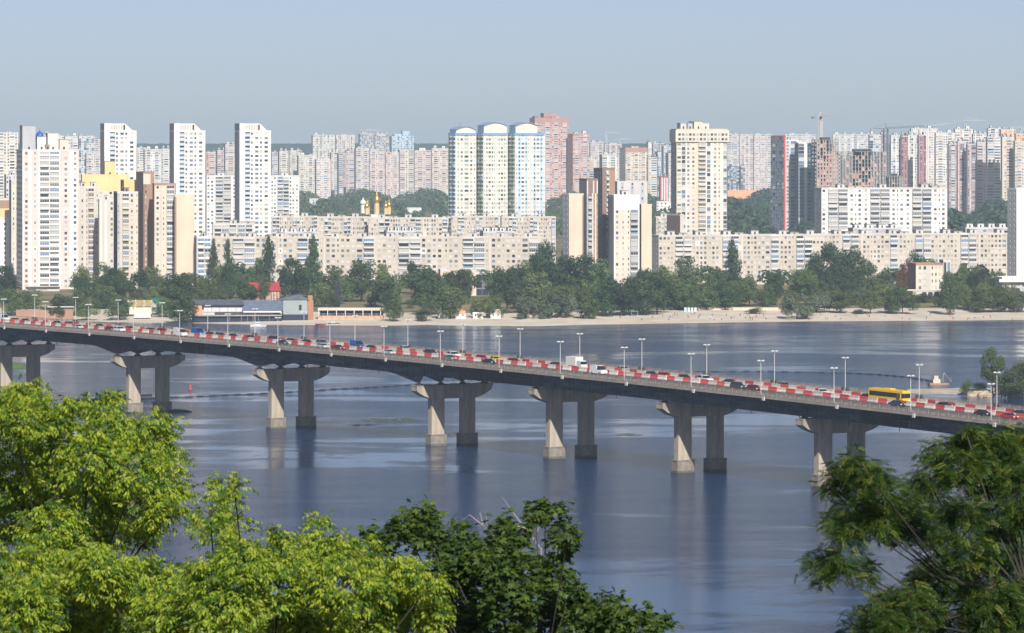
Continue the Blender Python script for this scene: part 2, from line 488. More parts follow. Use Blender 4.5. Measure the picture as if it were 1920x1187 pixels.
# piers
def cap_outline(h):
    """(t, z below cap top): hammerhead with curved haunches"""
    return [(-12.4,0),(-12.4,-1.3),(-11.2,-2.1),(-9.6,-2.9),(-7.6,-3.5),(-7.2,-3.6),(7.2,-3.6),(7.6,-3.5),(9.6,-2.9),(11.2,-2.1),(12.4,-1.3),(12.4,0)]
for ps, hh in PIERS:
    top = dz(ps) - (7.35 if hh else 4.85)
    if ps == 0: top = dz(ps)-7.3
    pr = bpy.data.objects.new('pier', None); COL.objects.link(pr); pr.parent = bridge; pr.location = Vector(BP(ps,0,0))-BO; pr.rotation_euler = (0,0,B_ANG)
    cp = MB(); ol = cap_outline(hh); th = 1.5
    n = len(cp.v)
    cp.v += [(-th, t, top+z) for t, z in ol] + [(th, t, top+z) for t, z in ol]
    k = len(ol)
    cp.f.append(tuple(n+i for i in range(k))); cp.f.append(tuple(n+k+i for i in reversed(range(k)))); cp.m += [0,0]
    for i in range(k):
        j = (i+1) % k; cp.f.append((n+j, n+i, n+k+i, n+k+j)); cp.m.append(0)
    cp.box(-th-0.12,-12.5,top+0.003,th+0.12,12.5,top+0.18)
    cp.obj('cap', M_PIER, pr)
    for t in (-5.1, 5.1):
        c = MB(); w, d, b = 2.1, 1.3, 0.35
        ol2 = [(-d,-w+b),(-d+b,-w),(d-b,-w),(d,-w+b),(d,w-b),(d-b,w),(-d+b,w),(-d,w-b)]
        c.prism([(x, t+y) for x, y in ol2], 3.1, top-3.3)
        c.obj('column', M_PIER, pr)
        c = MB(); w, d = 2.65, 1.75
        ol2 = [(-d,-w+b),(-d+b,-w),(d-b,-w),(d,-w+b),(d,w-b),(d-b,w),(-d+b,w),(-d,w-b)]
        c.prism([(x, t+y) for x, y in ol2], -2.5, 2.95)
        ol3 = [(x*1.05, t+y*1.04) for x, y in ol2]
        c.prism(ol3, 2.953, 3.2)
        c.obj('plinth', M_PLIN, pr)
        c = MB(); c.prism([(x*1.012, t+y*1.01) for x, y in ol2], -2.4, 0.55+0.1*math.sin(ps+t)); c.obj('tide_band', mat('tide_stain', (0.10,0.095,0.07), .8, col2=(0.17,0.15,0.12), scale=1.4), pr)
    gb = dz(ps)-gdepth(ps)
    for t0 in (-10.8,-3.6,3.6,10.8):
        bb = MB()
        bb.prism([(-0.8,t0-0.95),(0.8,t0-0.95),(0.8,t0+0.95),(-0.8,t0+0.95)], top+0.18, gb-0.01, taper=0.5)
        bb.obj('bearing', M_BLK, pr)
# railing panels
def rail_panel(Ln):
    r = MB()
    r.box(0,-0.06,1.02,Ln,0.06,1.12); r.box(0,-0.04,0.10,Ln,0.04,0.18); r.box(0,-0.03,0.82,Ln,0.03,0.88)
    r.box(-0.11,-0.11,0,0.11,0.11,1.2)
    k = 22
    for i in range(1, k):
        x = Ln*i/k; r.box(x-0.022,-0.022,0.18,x+0.022,0.022,0.82)
    for cx in (Ln*0.27, Ln*0.73):
        for i in range(12):
            a0, a1 = 6.2832*i/12, 6.2832*(i+1)/12
            for ra, rb in ((0.22,0.30),):
                r.quad((cx+ra*math.cos(a0),-0.05,0.5+ra*math.sin(a0)),(cx+rb*math.cos(a0),-0.05,0.5+rb*math.sin(a0)),(cx+rb*math.cos(a1),-0.05,0.5+rb*math.sin(a1)),(cx+ra*math.cos(a1),-0.05,0.5+ra*math.sin(a1)))
    return r
pm = rail_panel(3.6).mesh('railing_panel', [M_RAIL])
NP0 = int((-280-S0)/3.6)
rest = MB()
for t in (-13.8, 13.8):
    for i in range(int((S1-S0)/3.6)):
        s = S0+3.6*i
        if -284 < s < 258:
            q = Vector(BP(s, t, dz(s)))-BO
            o = link('railing_panel', pm, bridge, q)
            o.rotation_euler = (0, math.atan2(dz(s)-dz(s+3.6), 3.6), B_ANG)
        else:
            def T(x, y, z, s=s, t=t): return BP(s+x, t+y, dz(s)+z)
            rest.box(0,-0.06,1.02,3.6,0.06,1.12,T=T); rest.box(0,-0.04,0.1,3.6,0.04,0.18,T=T)
            for x in (0,0.9,1.8,2.7): rest.box(x-.05,-.05,0,x+.05,.05,1.02,T=T)
put(rest, 'railing', M_RAIL, kind='stuff')

# lamp posts
M_LAMP = mat('lamp_white', (0.52,0.52,0.49), 0.5)
M_HEAD = mat('lamp_head', (0.52,0.56,0.54), 0.4)
def lamp_proto():
    t = thing('street_lamp', 'placeholder label for a lamp', 'street lamp', shared=True)
    p = MB(); p.cyl(0,0,0,8.6,0.11,0.08,8); p.cyl(0,0,0,0.9,0.24,0.2,8)
    p.obj('pole', M_LAMP, t)
    a = MB(); a.box(-0.04,-0.62,8.45,0.04,0.62,8.55); a.box(-0.62,-0.04,8.3,0.62,0.04,8.4); a.obj('arm', M_LAMP, t)
    h = MB(); h.prism([(-0.2,-0.34),(0.2,-0.34),(0.24,0.0),(0.2,0.34),(-0.2,0.34),(-0.24,0.0)], 0, 0.24, taper=0.7); hm_ = h.mesh('lamp_head', [M_HEAD])
    for x, y in ((0,-0.72),(0,0.72),(-0.72,0),(0.72,0)):
        link('lamp_head', hm_, t, (x, y, 8.45))
    return t
lp = lamp_proto(); first = True
for side, t, nm in ((0,-13.1,'near'),(1,13.1,'far')):
    cnt = 0
    for k in range(-12, 11):
        s = 14.4+28.8*k
        if s < S0 or s > S1: continue
        if not ((-250 < s < 262) if side == 0 else (-280 < s < 236)): 
            vis = False
        else: vis = True
        o = lp if first else copy_tree(lp)
        first = False
        o.location = BP(s, t, dz(s)); o.rotation_euler = (0,0,B_ANG)
        if vis:
            o['label'] = 'white four-headed lamp post on the %s edge of the bridge, %s from the left' % (nm, ordw(cnt)); cnt += 1
        else:
            o['label'] = 'lamp post on the %s edge of bridge past %s frame edge, %s one out' % (nm, 'left' if s < 0 else 'right', ordw(int((abs(s)-230)/28.8)))
        o['group'] = 'lamp posts along the bridge'
        if side == 1:   # dark pedestal blocks beside the far lamp posts
            pb = MB(); pb.box(-1.15,-0.3,0,-0.55,0.3,1.25); pb.box(0.55,-0.3,0,1.15,0.3,1.25)
            link('pedestal', pb.mesh('pedestal', [mat('pedestal_dark', (0.09,0.07,0.065), 0.8)]), o)
        q = Vector(BP(s+2.4, -14.02, dz(s)))-BO
        if side == 0: link('drain_box', dbm, bridge, q, B_ANG)

# road works barriers: two rows of red and white blocks
M_RED = mat('barrier_red', (0.58,0.075,0.07), 0.6, col2=(0.48,0.09,0.08), scale=1.2, objvar=0.2)
M_BWH = mat('barrier_white', (0.70,0.64,0.57), 0.6, col2=(0.52,0.47,0.42), scale=1.0, objvar=0.15)
def barrier(L):
    b = MB(); n = 2; w = L/n
    for i in range(n):
        x0, x1 = i*w+0.03, (i+1)*w-0.03
        pts = [(-0.30,0),(0.30,0),(0.28,0.25),(0.12,0.50),(0.10,1.10),(-0.10,1.10),(-0.12,0.50),(-0.28,0.25)]
        nb = len(b.v); k = len(pts)
        b.v += [(x0,y,z) for y, z in pts] + [(x1,y,z) for y, z in pts]
        b.f.append(tuple(nb+i_ for i_ in range(k))[::-1]); b.f.append(tuple(nb+k+i_ for i_ in range(k))); b.m += [0,0]
        for q in range(k):
            r = (q+1) % k; b.f.append((nb+q, nb+r, nb+k+r, nb+k+q)); b.m.append(0)
    return b
bm_r = barrier(3.45).mesh('barrier_block', [M_RED]); bm_w = barrier(3.75).mesh('barrier_block', [M_BWH])
rowx = MB()
for t, nm, off in ((0.4,'near',0.0),(7.6,'far',2.4)):
    s = S0+off
    while s < S1-8:
        for L, me, cn in ((3.45, bm_r, 'red'), (3.75, bm_w, 'white')):
            if -278 < s < (262 if t < 1 else 246):
                o = link('barrier_block', me, None, BP(s, t+rnd.uniform(-.22,.22), dz(s)-0.145))
                o.rotation_euler = (0, math.atan2(dz(s)-dz(s+3.6), 3.6), B_ANG+rnd.uniform(-.03,.03))
                tag(o, '%s plastic traffic barrier block in the %s row along the bridge roadway' % (cn, nm), 'barrier', 'road works barriers on the bridge', shared=True)
            s += L
# ------------------------------------------------------------------ vehicles
M_TYRE = mat('tyre_rubber', (0.02,0.02,0.02), 0.85)
M_RIM = mat('rim_metal', (0.45,0.45,0.46), 0.35, metal=0.7)
M_CGL = mat('car_glass', (0.02,0.025,0.03), 0.08, spec=0.7)
M_HLT = mat('headlight_lens', (0.75,0.77,0.78), 0.15)
M_TLT = mat('tail_lens', (0.45,0.02,0.02), 0.3)
PAINT = {'white':(0.78,0.78,0.77),'silver':(0.50,0.52,0.54),'grey':(0.20,0.21,0.22),'black':(0.018,0.019,0.022),'navy':(0.025,0.045,0.10),
         'red':(0.50,0.02,0.02),'maroon':(0.16,0.012,0.02),'blue':(0.02,0.12,0.42),'orange':(0.80,0.20,0.03),'yellow':(0.80,0.55,0.02),'dark grey':(0.06,0.065,0.07)}
def paint(c): return mat('paint_'+c.replace(' ','_'), PAINT[c], 0.22, spec=0.6)
# side profiles, x forward: lower body outline and cabin outline
CARS = {
 'sedan': (4.6,1.8,[(-2.25,.35),(2.2,.35),(2.28,.62),(2.15,.80),(1.15,.93),(-1.55,.98),(-2.2,.92),(-2.3,.6)],[(1.05,.93),(0.35,1.40),(-0.85,1.43),(-1.6,.98)]),
 'hatchback': (4.1,1.76,[(-2.0,.35),(1.95,.35),(2.05,.62),(1.9,.85),(1.1,.98),(-1.75,1.02),(-2.0,.9),(-2.05,.6)],[(1.05,.98),(0.4,1.48),(-1.35,1.50),(-1.85,1.02)]),
 'off-roader': (4.7,1.9,[(-2.3,.42),(2.25,.42),(2.35,.75),(2.25,1.02),(1.2,1.12),(-2.15,1.16),(-2.3,1.0),(-2.35,.6)],[(1.1,1.12),(0.5,1.72),(-1.85,1.76),(-2.2,1.16)]),
 'van': (5.6,2.0,[(-2.75,.42),(2.7,.42),(2.8,.8),(2.7,1.15),(1.95,1.35),(-2.75,1.35),(-2.78,.8)],[(1.95,1.35),(1.3,2.3),(-2.7,2.4),(-2.75,1.35)]),
}
def extr(mb, pts, w0, w1, m, zmax=None):
    """extrude a side outline across the car, narrowing upward"""
    k = len(pts); zs = [p[1] for p in pts]; z0, z1 = min(zs), max(zs)
    def wd(z): return w0+(w1-w0)*((z-z0)/(z1-z0) if z1 > z0 else 0)
    n = len(mb.v)
    mb.v += [(x, -wd(z), z) for x, z in pts] + [(x, wd(z), z) for x, z in pts]
    mb.f.append(tuple(n+i for i in range(k))); mb.m.append(m); mb.f.append(tuple(n+k+i for i in reversed(range(k)))); mb.m.append(m)
    for i in range(k):
        j = (i+1) % k; mb.f.append((n+j, n+i, n+k+i, n+k+j)); mb.m.append(m)
def wheel_meshes(r):
    w = MB()
    k = 14
    for a, b_, rr, m in ((-0.11,0.11,r,0),(-0.115,-0.113,r*0.6,1),(0.113,0.115,r*0.6,1)):
        n = len(w.v)
        w.v += [(rr*math.cos(6.2832*i/k), a, r+rr*math.sin(6.2832*i/k)) for i in range(k)]+[(rr*math.cos(6.2832*i/k), b_, r+rr*math.sin(6.2832*i/k)) for i in range(k)]
        for i in range(k):
            j = (i+1) % k; w.f.append((n+i, n+j, n+k+j, n+k+i)); w.m.append(m)
        w.f.append(tuple(n+i for i in range(k))); w.m.append(m); w.f.append(tuple(n+k+i for i in reversed(range(k)))); w.m.append(m)
    return w.mesh('wheel', [M_TYRE, M_RIM])
WH = {}
def make_car(kind, colour, label):
    Ln, Wd, body, cab = CARS[kind]; h = Wd/2
    root = thing({'sedan':'car','hatchback':'car','off-roader':'car','van':'van'}[kind], label, 'van' if kind == 'van' else 'car')
    key = kind
    if key not in WH:
        b = MB(); extr(b, body, h*0.98, h*0.94, 0)
        g = MB(); extr(g, cab, h*0.90, h*0.70, 0)
        top = sorted(cab, key=lambda p: -p[1])[:2]; x0, x1 = sorted(p[0] for p in top); zt = max(p[1] for p in top)
        rf = MB(); rf.box(x0-0.05,-h*0.72,zt-0.05,x1+0.05,h*0.72,zt+0.035)
        for s_ in (-1,1):     # window pillars
            for xx, ww in ((-0.25,0.09),):
                rf.box(xx-ww/2, s_*h*0.80-0.09, body[4][1], xx+ww/2, s_*h*0.80+0.09, zt-0.05)
        if kind == 'van':     # closed cargo sides
            for s_ in (-1,1): rf.box(-2.68, s_*h*0.86-0.10, 1.2, 0.45, s_*h*0.86+0.10, 2.30)
            rf.box(-2.79,-h*0.9,1.2,-2.60,h*0.9,2.3)
        hl = MB(); hl.box(-0.06,-0.20,-0.08,0.03,0.20,0.08)
        WH[key] = (b, g, rf, hl.mesh('headlight', [M_HLT]), MB())
        tl = MB(); tl.box(-0.03,-0.16,-0.1,0.06,0.16,0.1)
        WH[key] = (b, g.mesh('window_glass', [M_CGL]), rf, hl.mesh('headlight', [M_HLT]), tl.mesh('tail_light', [M_TLT]), wheel_meshes(0.34 if kind != 'van' else 0.37), {})
    b, gm, rf, hm_, tm, wm, cache = WH[key]
    if colour not in cache: cache[colour] = (b.mesh('body', [paint(colour)]), rf.mesh('roof', [paint(colour)]))
    link('body', cache[colour][0], root); link('window_glass', gm, root); link('roof', cache[colour][1], root)
    xf, xr = Ln*0.30, -Ln*0.30
    for x in (xf, xr):
        for s_ in (-1,1): link('wheel', wm, root, (x, s_*(h-0.10), 0))
    zf = body[2][1]
    for s_ in (-1,1):
        link('headlight', hm_, root, (body[2][0]-0.03, s_*(h-0.32), zf+0.05)); link('tail_light', tm, root, (body[-1][0]+0.02, s_*(h-0.28), zf+0.15))
    return root
def s_of(px, t):
    u = (px-CX)/FOC; q = _o+_p*t
    return (u*q.y-q.x)/(_d.x-u*_d.y)
def place(o, px, t):
    s = s_of(px, t)
    o.location = BP(s, t, dz(s)-0.14)
    o.rotation_euler = (0, math.atan2(dz(s)-dz(s+3), 3.0), B_ANG)
ML, NL, FL = 3.9, -3.4, 9.8     # lane offsets: between the barrier rows, near side, beyond the far row
lane = {ML:'between the two barrier rows', NL:'in the near lane', FL:'in the lane beyond the far barriers'}
VEH = [(6,ML,'van','white'),(29,ML,'hatchback','orange'),(48,ML,'sedan','dark grey'),(107,ML,'sedan','black'),(131,ML,'hatchback','red'),(146,NL,'sedan','silver'),
 (187,ML,'sedan','black'),(207,NL,'hatchback','maroon'),(224,NL,'off-roader','white'),(243,ML,'sedan','dark grey'),(282,ML,'sedan','grey'),(303,ML,'hatchback','maroon'),
 (338,NL,'van','white'),(371,ML,'van','blue'),(394,ML,'sedan','black'),(413,ML,'hatchback','dark grey'),(437,ML,'sedan','black'),(470,ML,'sedan','maroon'),
 (515,ML,'off-roader','navy'),(530,NL,'sedan','navy'),(545,ML,'sedan','dark grey'),(575,ML,'sedan','black'),(604,ML,'off-roader','grey'),(605,NL,'hatchback','silver'),
 (634,NL,'sedan','maroon'),(670,ML,'van','blue'),(696,ML,'sedan','navy'),(729,NL,'sedan','silver'),(808,ML,'off-roader','navy'),(843,NL,'sedan','grey'),(850,ML,'off-roader','white'),
 (903,ML,'hatchback','red'),(917,NL,'sedan','black'),(930,ML,'hatchback','yellow'),(964,ML,'sedan','maroon'),(1041,ML,'sedan','dark grey'),(1122,NL,'van','white'),
 (1222,ML,'sedan','navy'),(1245,ML,'hatchback','red'),(1284,ML,'sedan','black'),(1322,ML,'off-roader','white'),(1368,ML,'sedan','navy'),(1384,NL,'off-roader','dark grey'),(1413,NL,'hatchback','maroon'),
 (1541,ML,'sedan','white'),(1626,ML,'sedan','navy'),(1682,NL,'sedan','navy'),(1770,ML,'sedan','black'),(1843,NL,'sedan','black'),(1893,NL,'sedan','red'),(1913,ML,'sedan','navy'),
 (1168,FL,'sedan','silver'),(1470,FL,'sedan','grey'),(760,FL,'hatchback','silver'),(330,FL,'sedan','white')]
seen = {}
for px, t, k, c in sorted(VEH, key=lambda v: v[0]):
    key = (t, k, c); n = seen.get(key, 0); seen[key] = n+1
tot = dict(seen); seen = {}
for px, t, k, c in sorted(VEH, key=lambda v: v[0]):
    key = (t, k, c); n = seen.get(key, 0); seen[key] = n+1
    if tot[key] == 1: lab = '%s %s %s of the bridge' % (c, k, lane[t])
    else: lab = '%s %s %s of the bridge, %s such from the left' % (c, k, lane[t], ordw(n))
    if len(lab.split()) > 16: lab = lab.replace(' of the bridge', '')
    o = make_car(k, c, lab); o['group'] = 'traffic on the bridge'
    place(o, px, t)
# box lorry
lorry = thing('box_lorry', 'white box lorry with a light grey cab between the barrier rows behind the white van', 'lorry', group='traffic on the bridge')
q = MB(); q.box(-3.6,-1.2,1.0,1.0,1.2,3.35); q.obj('cargo_box', mat('lorry_box', (0.76,0.75,0.70), 0.5), lorry)
q = MB(); extr(q, [(1.2,.5),(3.3,.5),(3.35,1.1),(3.1,1.6),(2.7,2.45),(1.2,2.5)], 1.1, 1.0, 0); q.obj('cab', mat('lorry_cab', (0.62,0.63,0.63), 0.4), lorry)
q = MB(); extr(q, [(2.75,1.5),(3.22,1.5),(2.86,2.25),(2.60,2.25)], 1.03, 0.98, 0); q.obj('windscreen', M_CGL, lorry)
q = MB(); q.box(-3.5,-0.5,0.7,3.0,0.5,1.0); q.obj('chassis', M_BLK, lorry)
wm = wheel_meshes(0.45)
for x in (2.4,-2.2):
    for y in (-1.0,1.0): link('wheel', wm, lorry, (x,y,0))
place(lorry, 1082, ML)
# articulated-looking yellow city bus
bus = thing('city_bus', 'bright yellow city bus with dark windows among the cars on the right part of bridge', 'bus', group='traffic on the bridge')
M_YEL = mat('bus_yellow', (0.82,0.52,0.015), 0.35, spec=0.5)
q = MB(); q.box(-6.6,-1.25,0.35,6.4,1.25,1.30); q.box(-6.6,-1.25,2.45,6.4,1.25,2.95); q.box(-6.5,-1.15,2.95,6.2,1.15,3.08)
for x in (-6.55,6.3): q.box(x-0.05,-1.25,1.3,x+0.1,1.25,2.45) if x < 0 else q.box(x-0.9,-1.25,1.3,x-0.5,1.25,2.45)
q.obj('body', M_YEL, bus)
q = MB(); q.box(-6.4,-1.2,1.3,5.35,1.2,2.45); q.box(5.85,-1.18,1.3,6.36,1.18,2.45); gl = q.obj('window_glass', M_CGL, bus)
pil = MB(); pil.box(-0.05,-1.23,1.3,0.05,1.23,2.45); pilm = pil.mesh('window_pillar', [M_BLK])
for x in (-4.9,-3.2,-1.5,0.2,1.9,3.6): link('window_pillar', pilm, bus, (x,0,0))
rb = MB(); rb.box(-1.6,-0.8,3.08,1.2,0.8,3.32); rb.obj('roof_unit', M_YEL, bus)
dr = MB(); dr.box(-0.6,-1.28,0.45,0.6,-1.252,2.4); drm = dr.mesh('door', [mat('bus_door', (0.10,0.09,0.06), 0.3)])
for x in (4.6,): link('door', drm, bus, (x,0,0))
wm = wheel_meshes(0.48)
for x in (3.4,-3.9):
    for y in (-1.1,1.1): link('wheel', wm, bus, (x,y,0))
for y in (-0.85,0.85): link('headlight', WH['sedan'][3], bus, (6.40,y,0.75))
place(bus, 1668, ML)
# ------------------------------------------------------------------ buildings
WC = {   # wall paints; grey left flanks of white towers have shade mixed in
 'white':(0.74,0.72,0.68),'cream':(0.66,0.59,0.49),'pale':(0.57,0.525,0.455),'panel':(0.535,0.475,0.395),'pinkw':(0.66,0.555,0.50),'beige':(0.63,0.52,0.41),
 'buff':(0.68,0.565,0.43),'brown':(0.36,0.225,0.155),'dbrown':(0.25,0.17,0.14),'pink':(0.56,0.34,0.29),'pinkd':(0.47,0.25,0.21),'grey':(0.46,0.46,0.48),'lgrey':(0.58,0.57,0.56),
 'bluew':(0.50,0.62,0.74),'blue':(0.22,0.34,0.50),'lblue':(0.42,0.58,0.72),'dblue':(0.07,0.10,0.19),'red':(0.55,0.09,0.09),'dred':(0.27,0.07,0.08),'mauve':(0.36,0.25,0.27),'yellow':(0.78,0.57,0.28),
 'green':(0.30,0.40,0.29),'orange':(0.74,0.38,0.20),'lpink':(0.66,0.52,0.49),'brick':(0.40,0.19,0.12),'teal':(0.30,0.35,0.34),'slate':(0.20,0.21,0.24),'ivory':(0.72,0.69,0.60),'lgreen':(0.64,0.67,0.57)}
def WM(n): return wall_mat('wall_'+n, WC[n])
BAYW = {'.':1.0,'n':1.1,'w':1.5,'d':2.0,'b':2.6,'B':3.2,'l':2.2,'g':1.5,'|':0.35,'-':0.5,'G':2.6}
def bal_mesh(wd, wallm, kind, key, _c={}):
    k = (round(wd,1), wallm.name, kind, key)
    if k in _c: return _c[k]
    b = MB(); h = wd/2; dpt = 1.1
    b.box(-h,-dpt,0,h,0,0.14,1); 
    b.box(-h,-dpt,0.14,h,-dpt+0.08,1.10,0); b.box(-h,-dpt+0.08,0.14,-h+0.08,0,1.10,0); b.box(h-0.08,-dpt+0.08,0.14,h,0,1.10,0)
    if kind:
        b.box(-h+0.03,-dpt+0.02,1.10,h-0.03,-dpt+0.07,2.50,2+kind); b.box(-h+0.03,-dpt+0.07,1.10,-h+0.07,0,2.5,2+kind); b.box(h-0.07,-dpt+0.07,1.10,h-0.03,0,2.5,2+kind)
        n = max(2, int(wd/1.1))
        for i in range(n+1):
            x = -h+0.05+(wd-0.1)*i/n; b.box(x-0.05,-dpt-0.01,1.10,x+0.05,-dpt+0.08,2.5,2)
        b.box(-h,-dpt-0.02,2.5,h,0,2.62,2)
    else:
        for x in (-h+0.04, h-0.04): b.box(x-0.03,-dpt,1.1,x+0.03,-dpt+0.06,2.7,2)
    me = b.mesh('balcony', [wallm, M_CONC, M_WHITE]+GLASS)
    _c[k] = me
    return me

class Bld:
    """one building: facades in walls, glass in windows, balconies one by one where large in view"""
    def __init__(self, px0, px1, ytop, Y, rot=12.0, depth=14.0, base=4.0, name='apartment_building', label=None, cat='building', group=None, ztop=None):
        a = R(rot); d = depth
        self.a = a; self.u = (math.cos(a), math.sin(a)); self.vv = (-math.sin(a), math.cos(a))
        u0 = (px0-CX)/FOC; u1 = (px1-CX)/FOC
        bx = u0*(Y+d*math.cos(a)) + d*math.sin(a)
        fx = u0*Y
        FLx = max(bx, fx) if a >= 0 else fx
        if a >= 0: FLx = bx if bx > fx else fx
        den = (math.cos(a)-u1*math.sin(a))
        w = (u1*Y-FLx)/den
        # the right flank shows instead when turned the other way
        brx = FLx + w*math.cos(a) - d*math.sin(a); bry = Y + w*math.sin(a) + d*math.cos(a)
        if brx/bry > u1:   # right back corner sticks out: shrink
            w -= (brx/bry-u1)*bry/math.cos(a)
        self.w = max(w, 2.0); self.d = d; self.x = FLx; self.y = Y; self.z0 = base
        Yt = Y
        self.z1 = ztop if ztop is not None else WZ(ytop, Yt)
        self.h = self.z1-self.z0
        self.root = thing(name, label, cat, (FLx, Y, base), a, group=group)
        self.wall = MB(); self.win = MB(); self.bals = []
        self.mats = []; self.far = Y > 3900
        self.r = random.Random(int(px0*7+ytop))
    def mi(self, n):
        m = WM(n) if isinstance(n, str) else n
        if m not in self.mats: self.mats.append(m)
        return self.mats.index(m)
    def side(self, which, pattern, cols, sh=2.85, base_h=0.0, x0=0.0, x1=None, z0=0.0, z1=None, off=0.0, patch=None, pprob=0.0, balcol=None, glaze=0.7, individual=False, gmix=(3,4,6,1), top=None, proud=0.0, lit=None):
        """which: 'F' front, 'L' left, 'R' right, 'K' back; local coordinates of the root"""
        w, d = self.w, self.d
        Ls = {'F':w,'L':d,'R':d,'K':w}[which]
        if x1 is None: x1 = Ls
        if z1 is None: z1 = self.h
        if which == 'F': P = lambda x, o, z: (x, -o-off, z)
        elif which == 'L': P = lambda x, o, z: (-o-off, d-x, z)
        elif which == 'R': P = lambda x, o, z: (w+o+off, x, z)
        else: P = lambda x, o, z: (w-x, d+o+off, z)
        ang = {'F':0,'L':-math.pi/2,'R':math.pi/2,'K':math.pi}[which]
        toks = pattern
        tw = sum(BAYW[c] for c in toks)
        rep = max(1, int(round((x1-x0)/(tw*1.75)))) if len(pattern) > 0 else 1
        toks = pattern*rep; cc = (cols*((len(pattern)+len(cols)-1)//len(cols)))[:len(pattern)]
        cc = list(cc)*rep; tw *= rep
        ns = max(1, int(round((z1-z0-base_h)/sh))); sh2 = (z1-z0-base_h)/ns
        wl, wn_ = self.wall, self.win
        x = x0
        if base_h > 0: wl.quad(P(x0,0,z0),P(x1,0,z0),P(x1,0,z0+base_h),P(x0,0,z0+base_h), self.mi(cc[0]))
        for ci, c in enumerate(toks):
            bw = BAYW[c]/tw*(x1-x0); xa, xb = x, x+bw; x = xb
            mi = self.mi(cc[ci])
            if c in '.|-':
                o = 0.25 if c == '|' else 0.0
                if c == '|':
                    T = lambda X, Yy, Z: P(X, -Yy, Z)
                    wl.box(xa, -0.3, z0+base_h, xb, 0, z1, mi, T=T)
                else: wl.quad(P(xa,0,z0+base_h),P(xb,0,z0+base_h),P(xb,0,z1),P(xa,0,z1), mi)
                continue
            if self.far:
                wl.quad(P(xa,0,z0+base_h),P(xb,0,z0+base_h),P(xb,0,z1),P(xa,0,z1), mi)
            fa, fb, za, zb = {'n':(0.32,0.68,0.34,0.78),'w':(0.22,0.78,0.30,0.80),'d':(0.14,0.86,0.30,0.80),'b':(0.12,0.88,0.10,0.85),'B':(0.08,0.92,0.10,0.85),
                              'l':(0.05,0.95,0.06,0.90),'g':(0.04,0.96,0.20,0.97),'G':(0.03,0.97,0.12,0.97)}[c]
            wxa, wxb = xa+bw*fa, xa+bw*fb
            for si in range(ns):
                zz = z0+base_h+si*sh2; a_, b_ = zz+za*sh2, zz+zb*sh2
                gm = self.r.choices(range(4), gmix)[0]
                if gm == 2 and self.r.random() < .55: gm = 4
                m2 = mi
                if patch and self.r.random() < pprob: m2 = self.mi(patch)
                if self.far:
                    if c in 'bB':
                        T = lambda X, Yy, Z: P(X, -Yy, Z)
                        wl.box(xa+0.15, -0.9, zz, xb-0.15, 0, zz+sh2*0.42, self.mi(balcol or cc[ci]), T=T)
                        if self.r.random() < glaze: gm = self.r.choice((1,2,2,3))
                        wn_.quad(P(wxa,0.5,zz+sh2*0.42),P(wxb,0.5,zz+sh2*0.42),P(wxb,0.5,zz+sh2*0.95),P(wxa,0.5,zz+sh2*0.95), gm)
                    else:
                        wn_.quad(P(wxa,0.12,a_),P(wxb,0.12,a_),P(wxb,0.12,b_),P(wxa,0.12,b_), gm)
                    continue
                dep = 1.1 if c == 'l' else 0.22
                zt = zz+sh2
                wl.quad(P(xa,0,zz),P(xb,0,zz),P(xb,0,a_),P(xa,0,a_), m2); wl.quad(P(xa,0,b_),P(xb,0,b_),P(xb,0,zt),P(xa,0,zt), m2)
                wl.quad(P(xa,0,a_),P(wxa,0,a_),P(wxa,0,b_),P(xa,0,b_), m2); wl.quad(P(wxb,0,a_),P(xb,0,a_),P(xb,0,b_),P(wxb,0,b_), m2)
                wl.quad(P(wxa,0,a_),P(wxb,0,a_),P(wxb,-dep,a_),P(wxa,-dep,a_), m2); wl.quad(P(wxa,-dep,b_),P(wxb,-dep,b_),P(wxb,0,b_),P(wxa,0,b_), m2)
                wl.quad(P(wxa,0,a_),P(wxa,-dep,a_),P(wxa,-dep,b_),P(wxa,0,b_), m2); wl.quad(P(wxb,-dep,a_),P(wxb,0,a_),P(wxb,0,b_),P(wxb,-dep,b_), m2)
                if c == 'l':
                    T = lambda X, Yy, Z: P(X, -Yy, Z)
                    wl.box(wxa+0.02, -0.06, a_, wxb-0.02, 0.05, a_+1.05, self.mi(balcol or cc[ci]), T=T)
                wn_.quad(P(wxa,-dep,a_),P(wxb,-dep,a_),P(wxb,-dep,b_),P(wxa,-dep,b_), gm)
                if c in 'bB' and si > 0:
                    kind = 0 if self.r.random() > glaze else self.r.choice((1,1,2,3,3,4))
                    bc = balcol or cc[ci]
                    if self.r.random() < 0.12: bc = self.r.choice(['white','lgrey','cream','grey'])
                    me = bal_mesh(bw*0.92, WM(bc) if isinstance(bc, str) else bc, kind, 0)
                    self.bals.append((me, P((xa+xb)/2, 0, zz), ang, individual))
    def slab(self, x0, y0, z0, x1, y1, z1, m, mt=None):
        self.wall.box(x0, y0, z0, x1, y1, z1, self.mi(m), mt=self.mi(mt if mt is not None else M_ROOF))
    def roofbox(self, x0, x1, y0, y1, h, m='lgrey', name='machine_room', z=None):
        b = MB(); z = self.h+0.25 if z is None else z
        b.box(x0, y0, z, x1, y1, z+h, 0, mt=1); b.box(x0-0.25, y0-0.25, z+h, x1+0.25, y1+0.25, z+h+0.25, 2)
        xm = (x0+x1)/2; 
        b.box(xm-0.5, y0-0.04, z, xm+0.5, y0-0.01, z+min(2.0,h*0.8), 3)
        return b.obj(name, [WM(m) if isinstance(m, str) else m, M_ROOF, M_CONC, M_DARK], self.root)
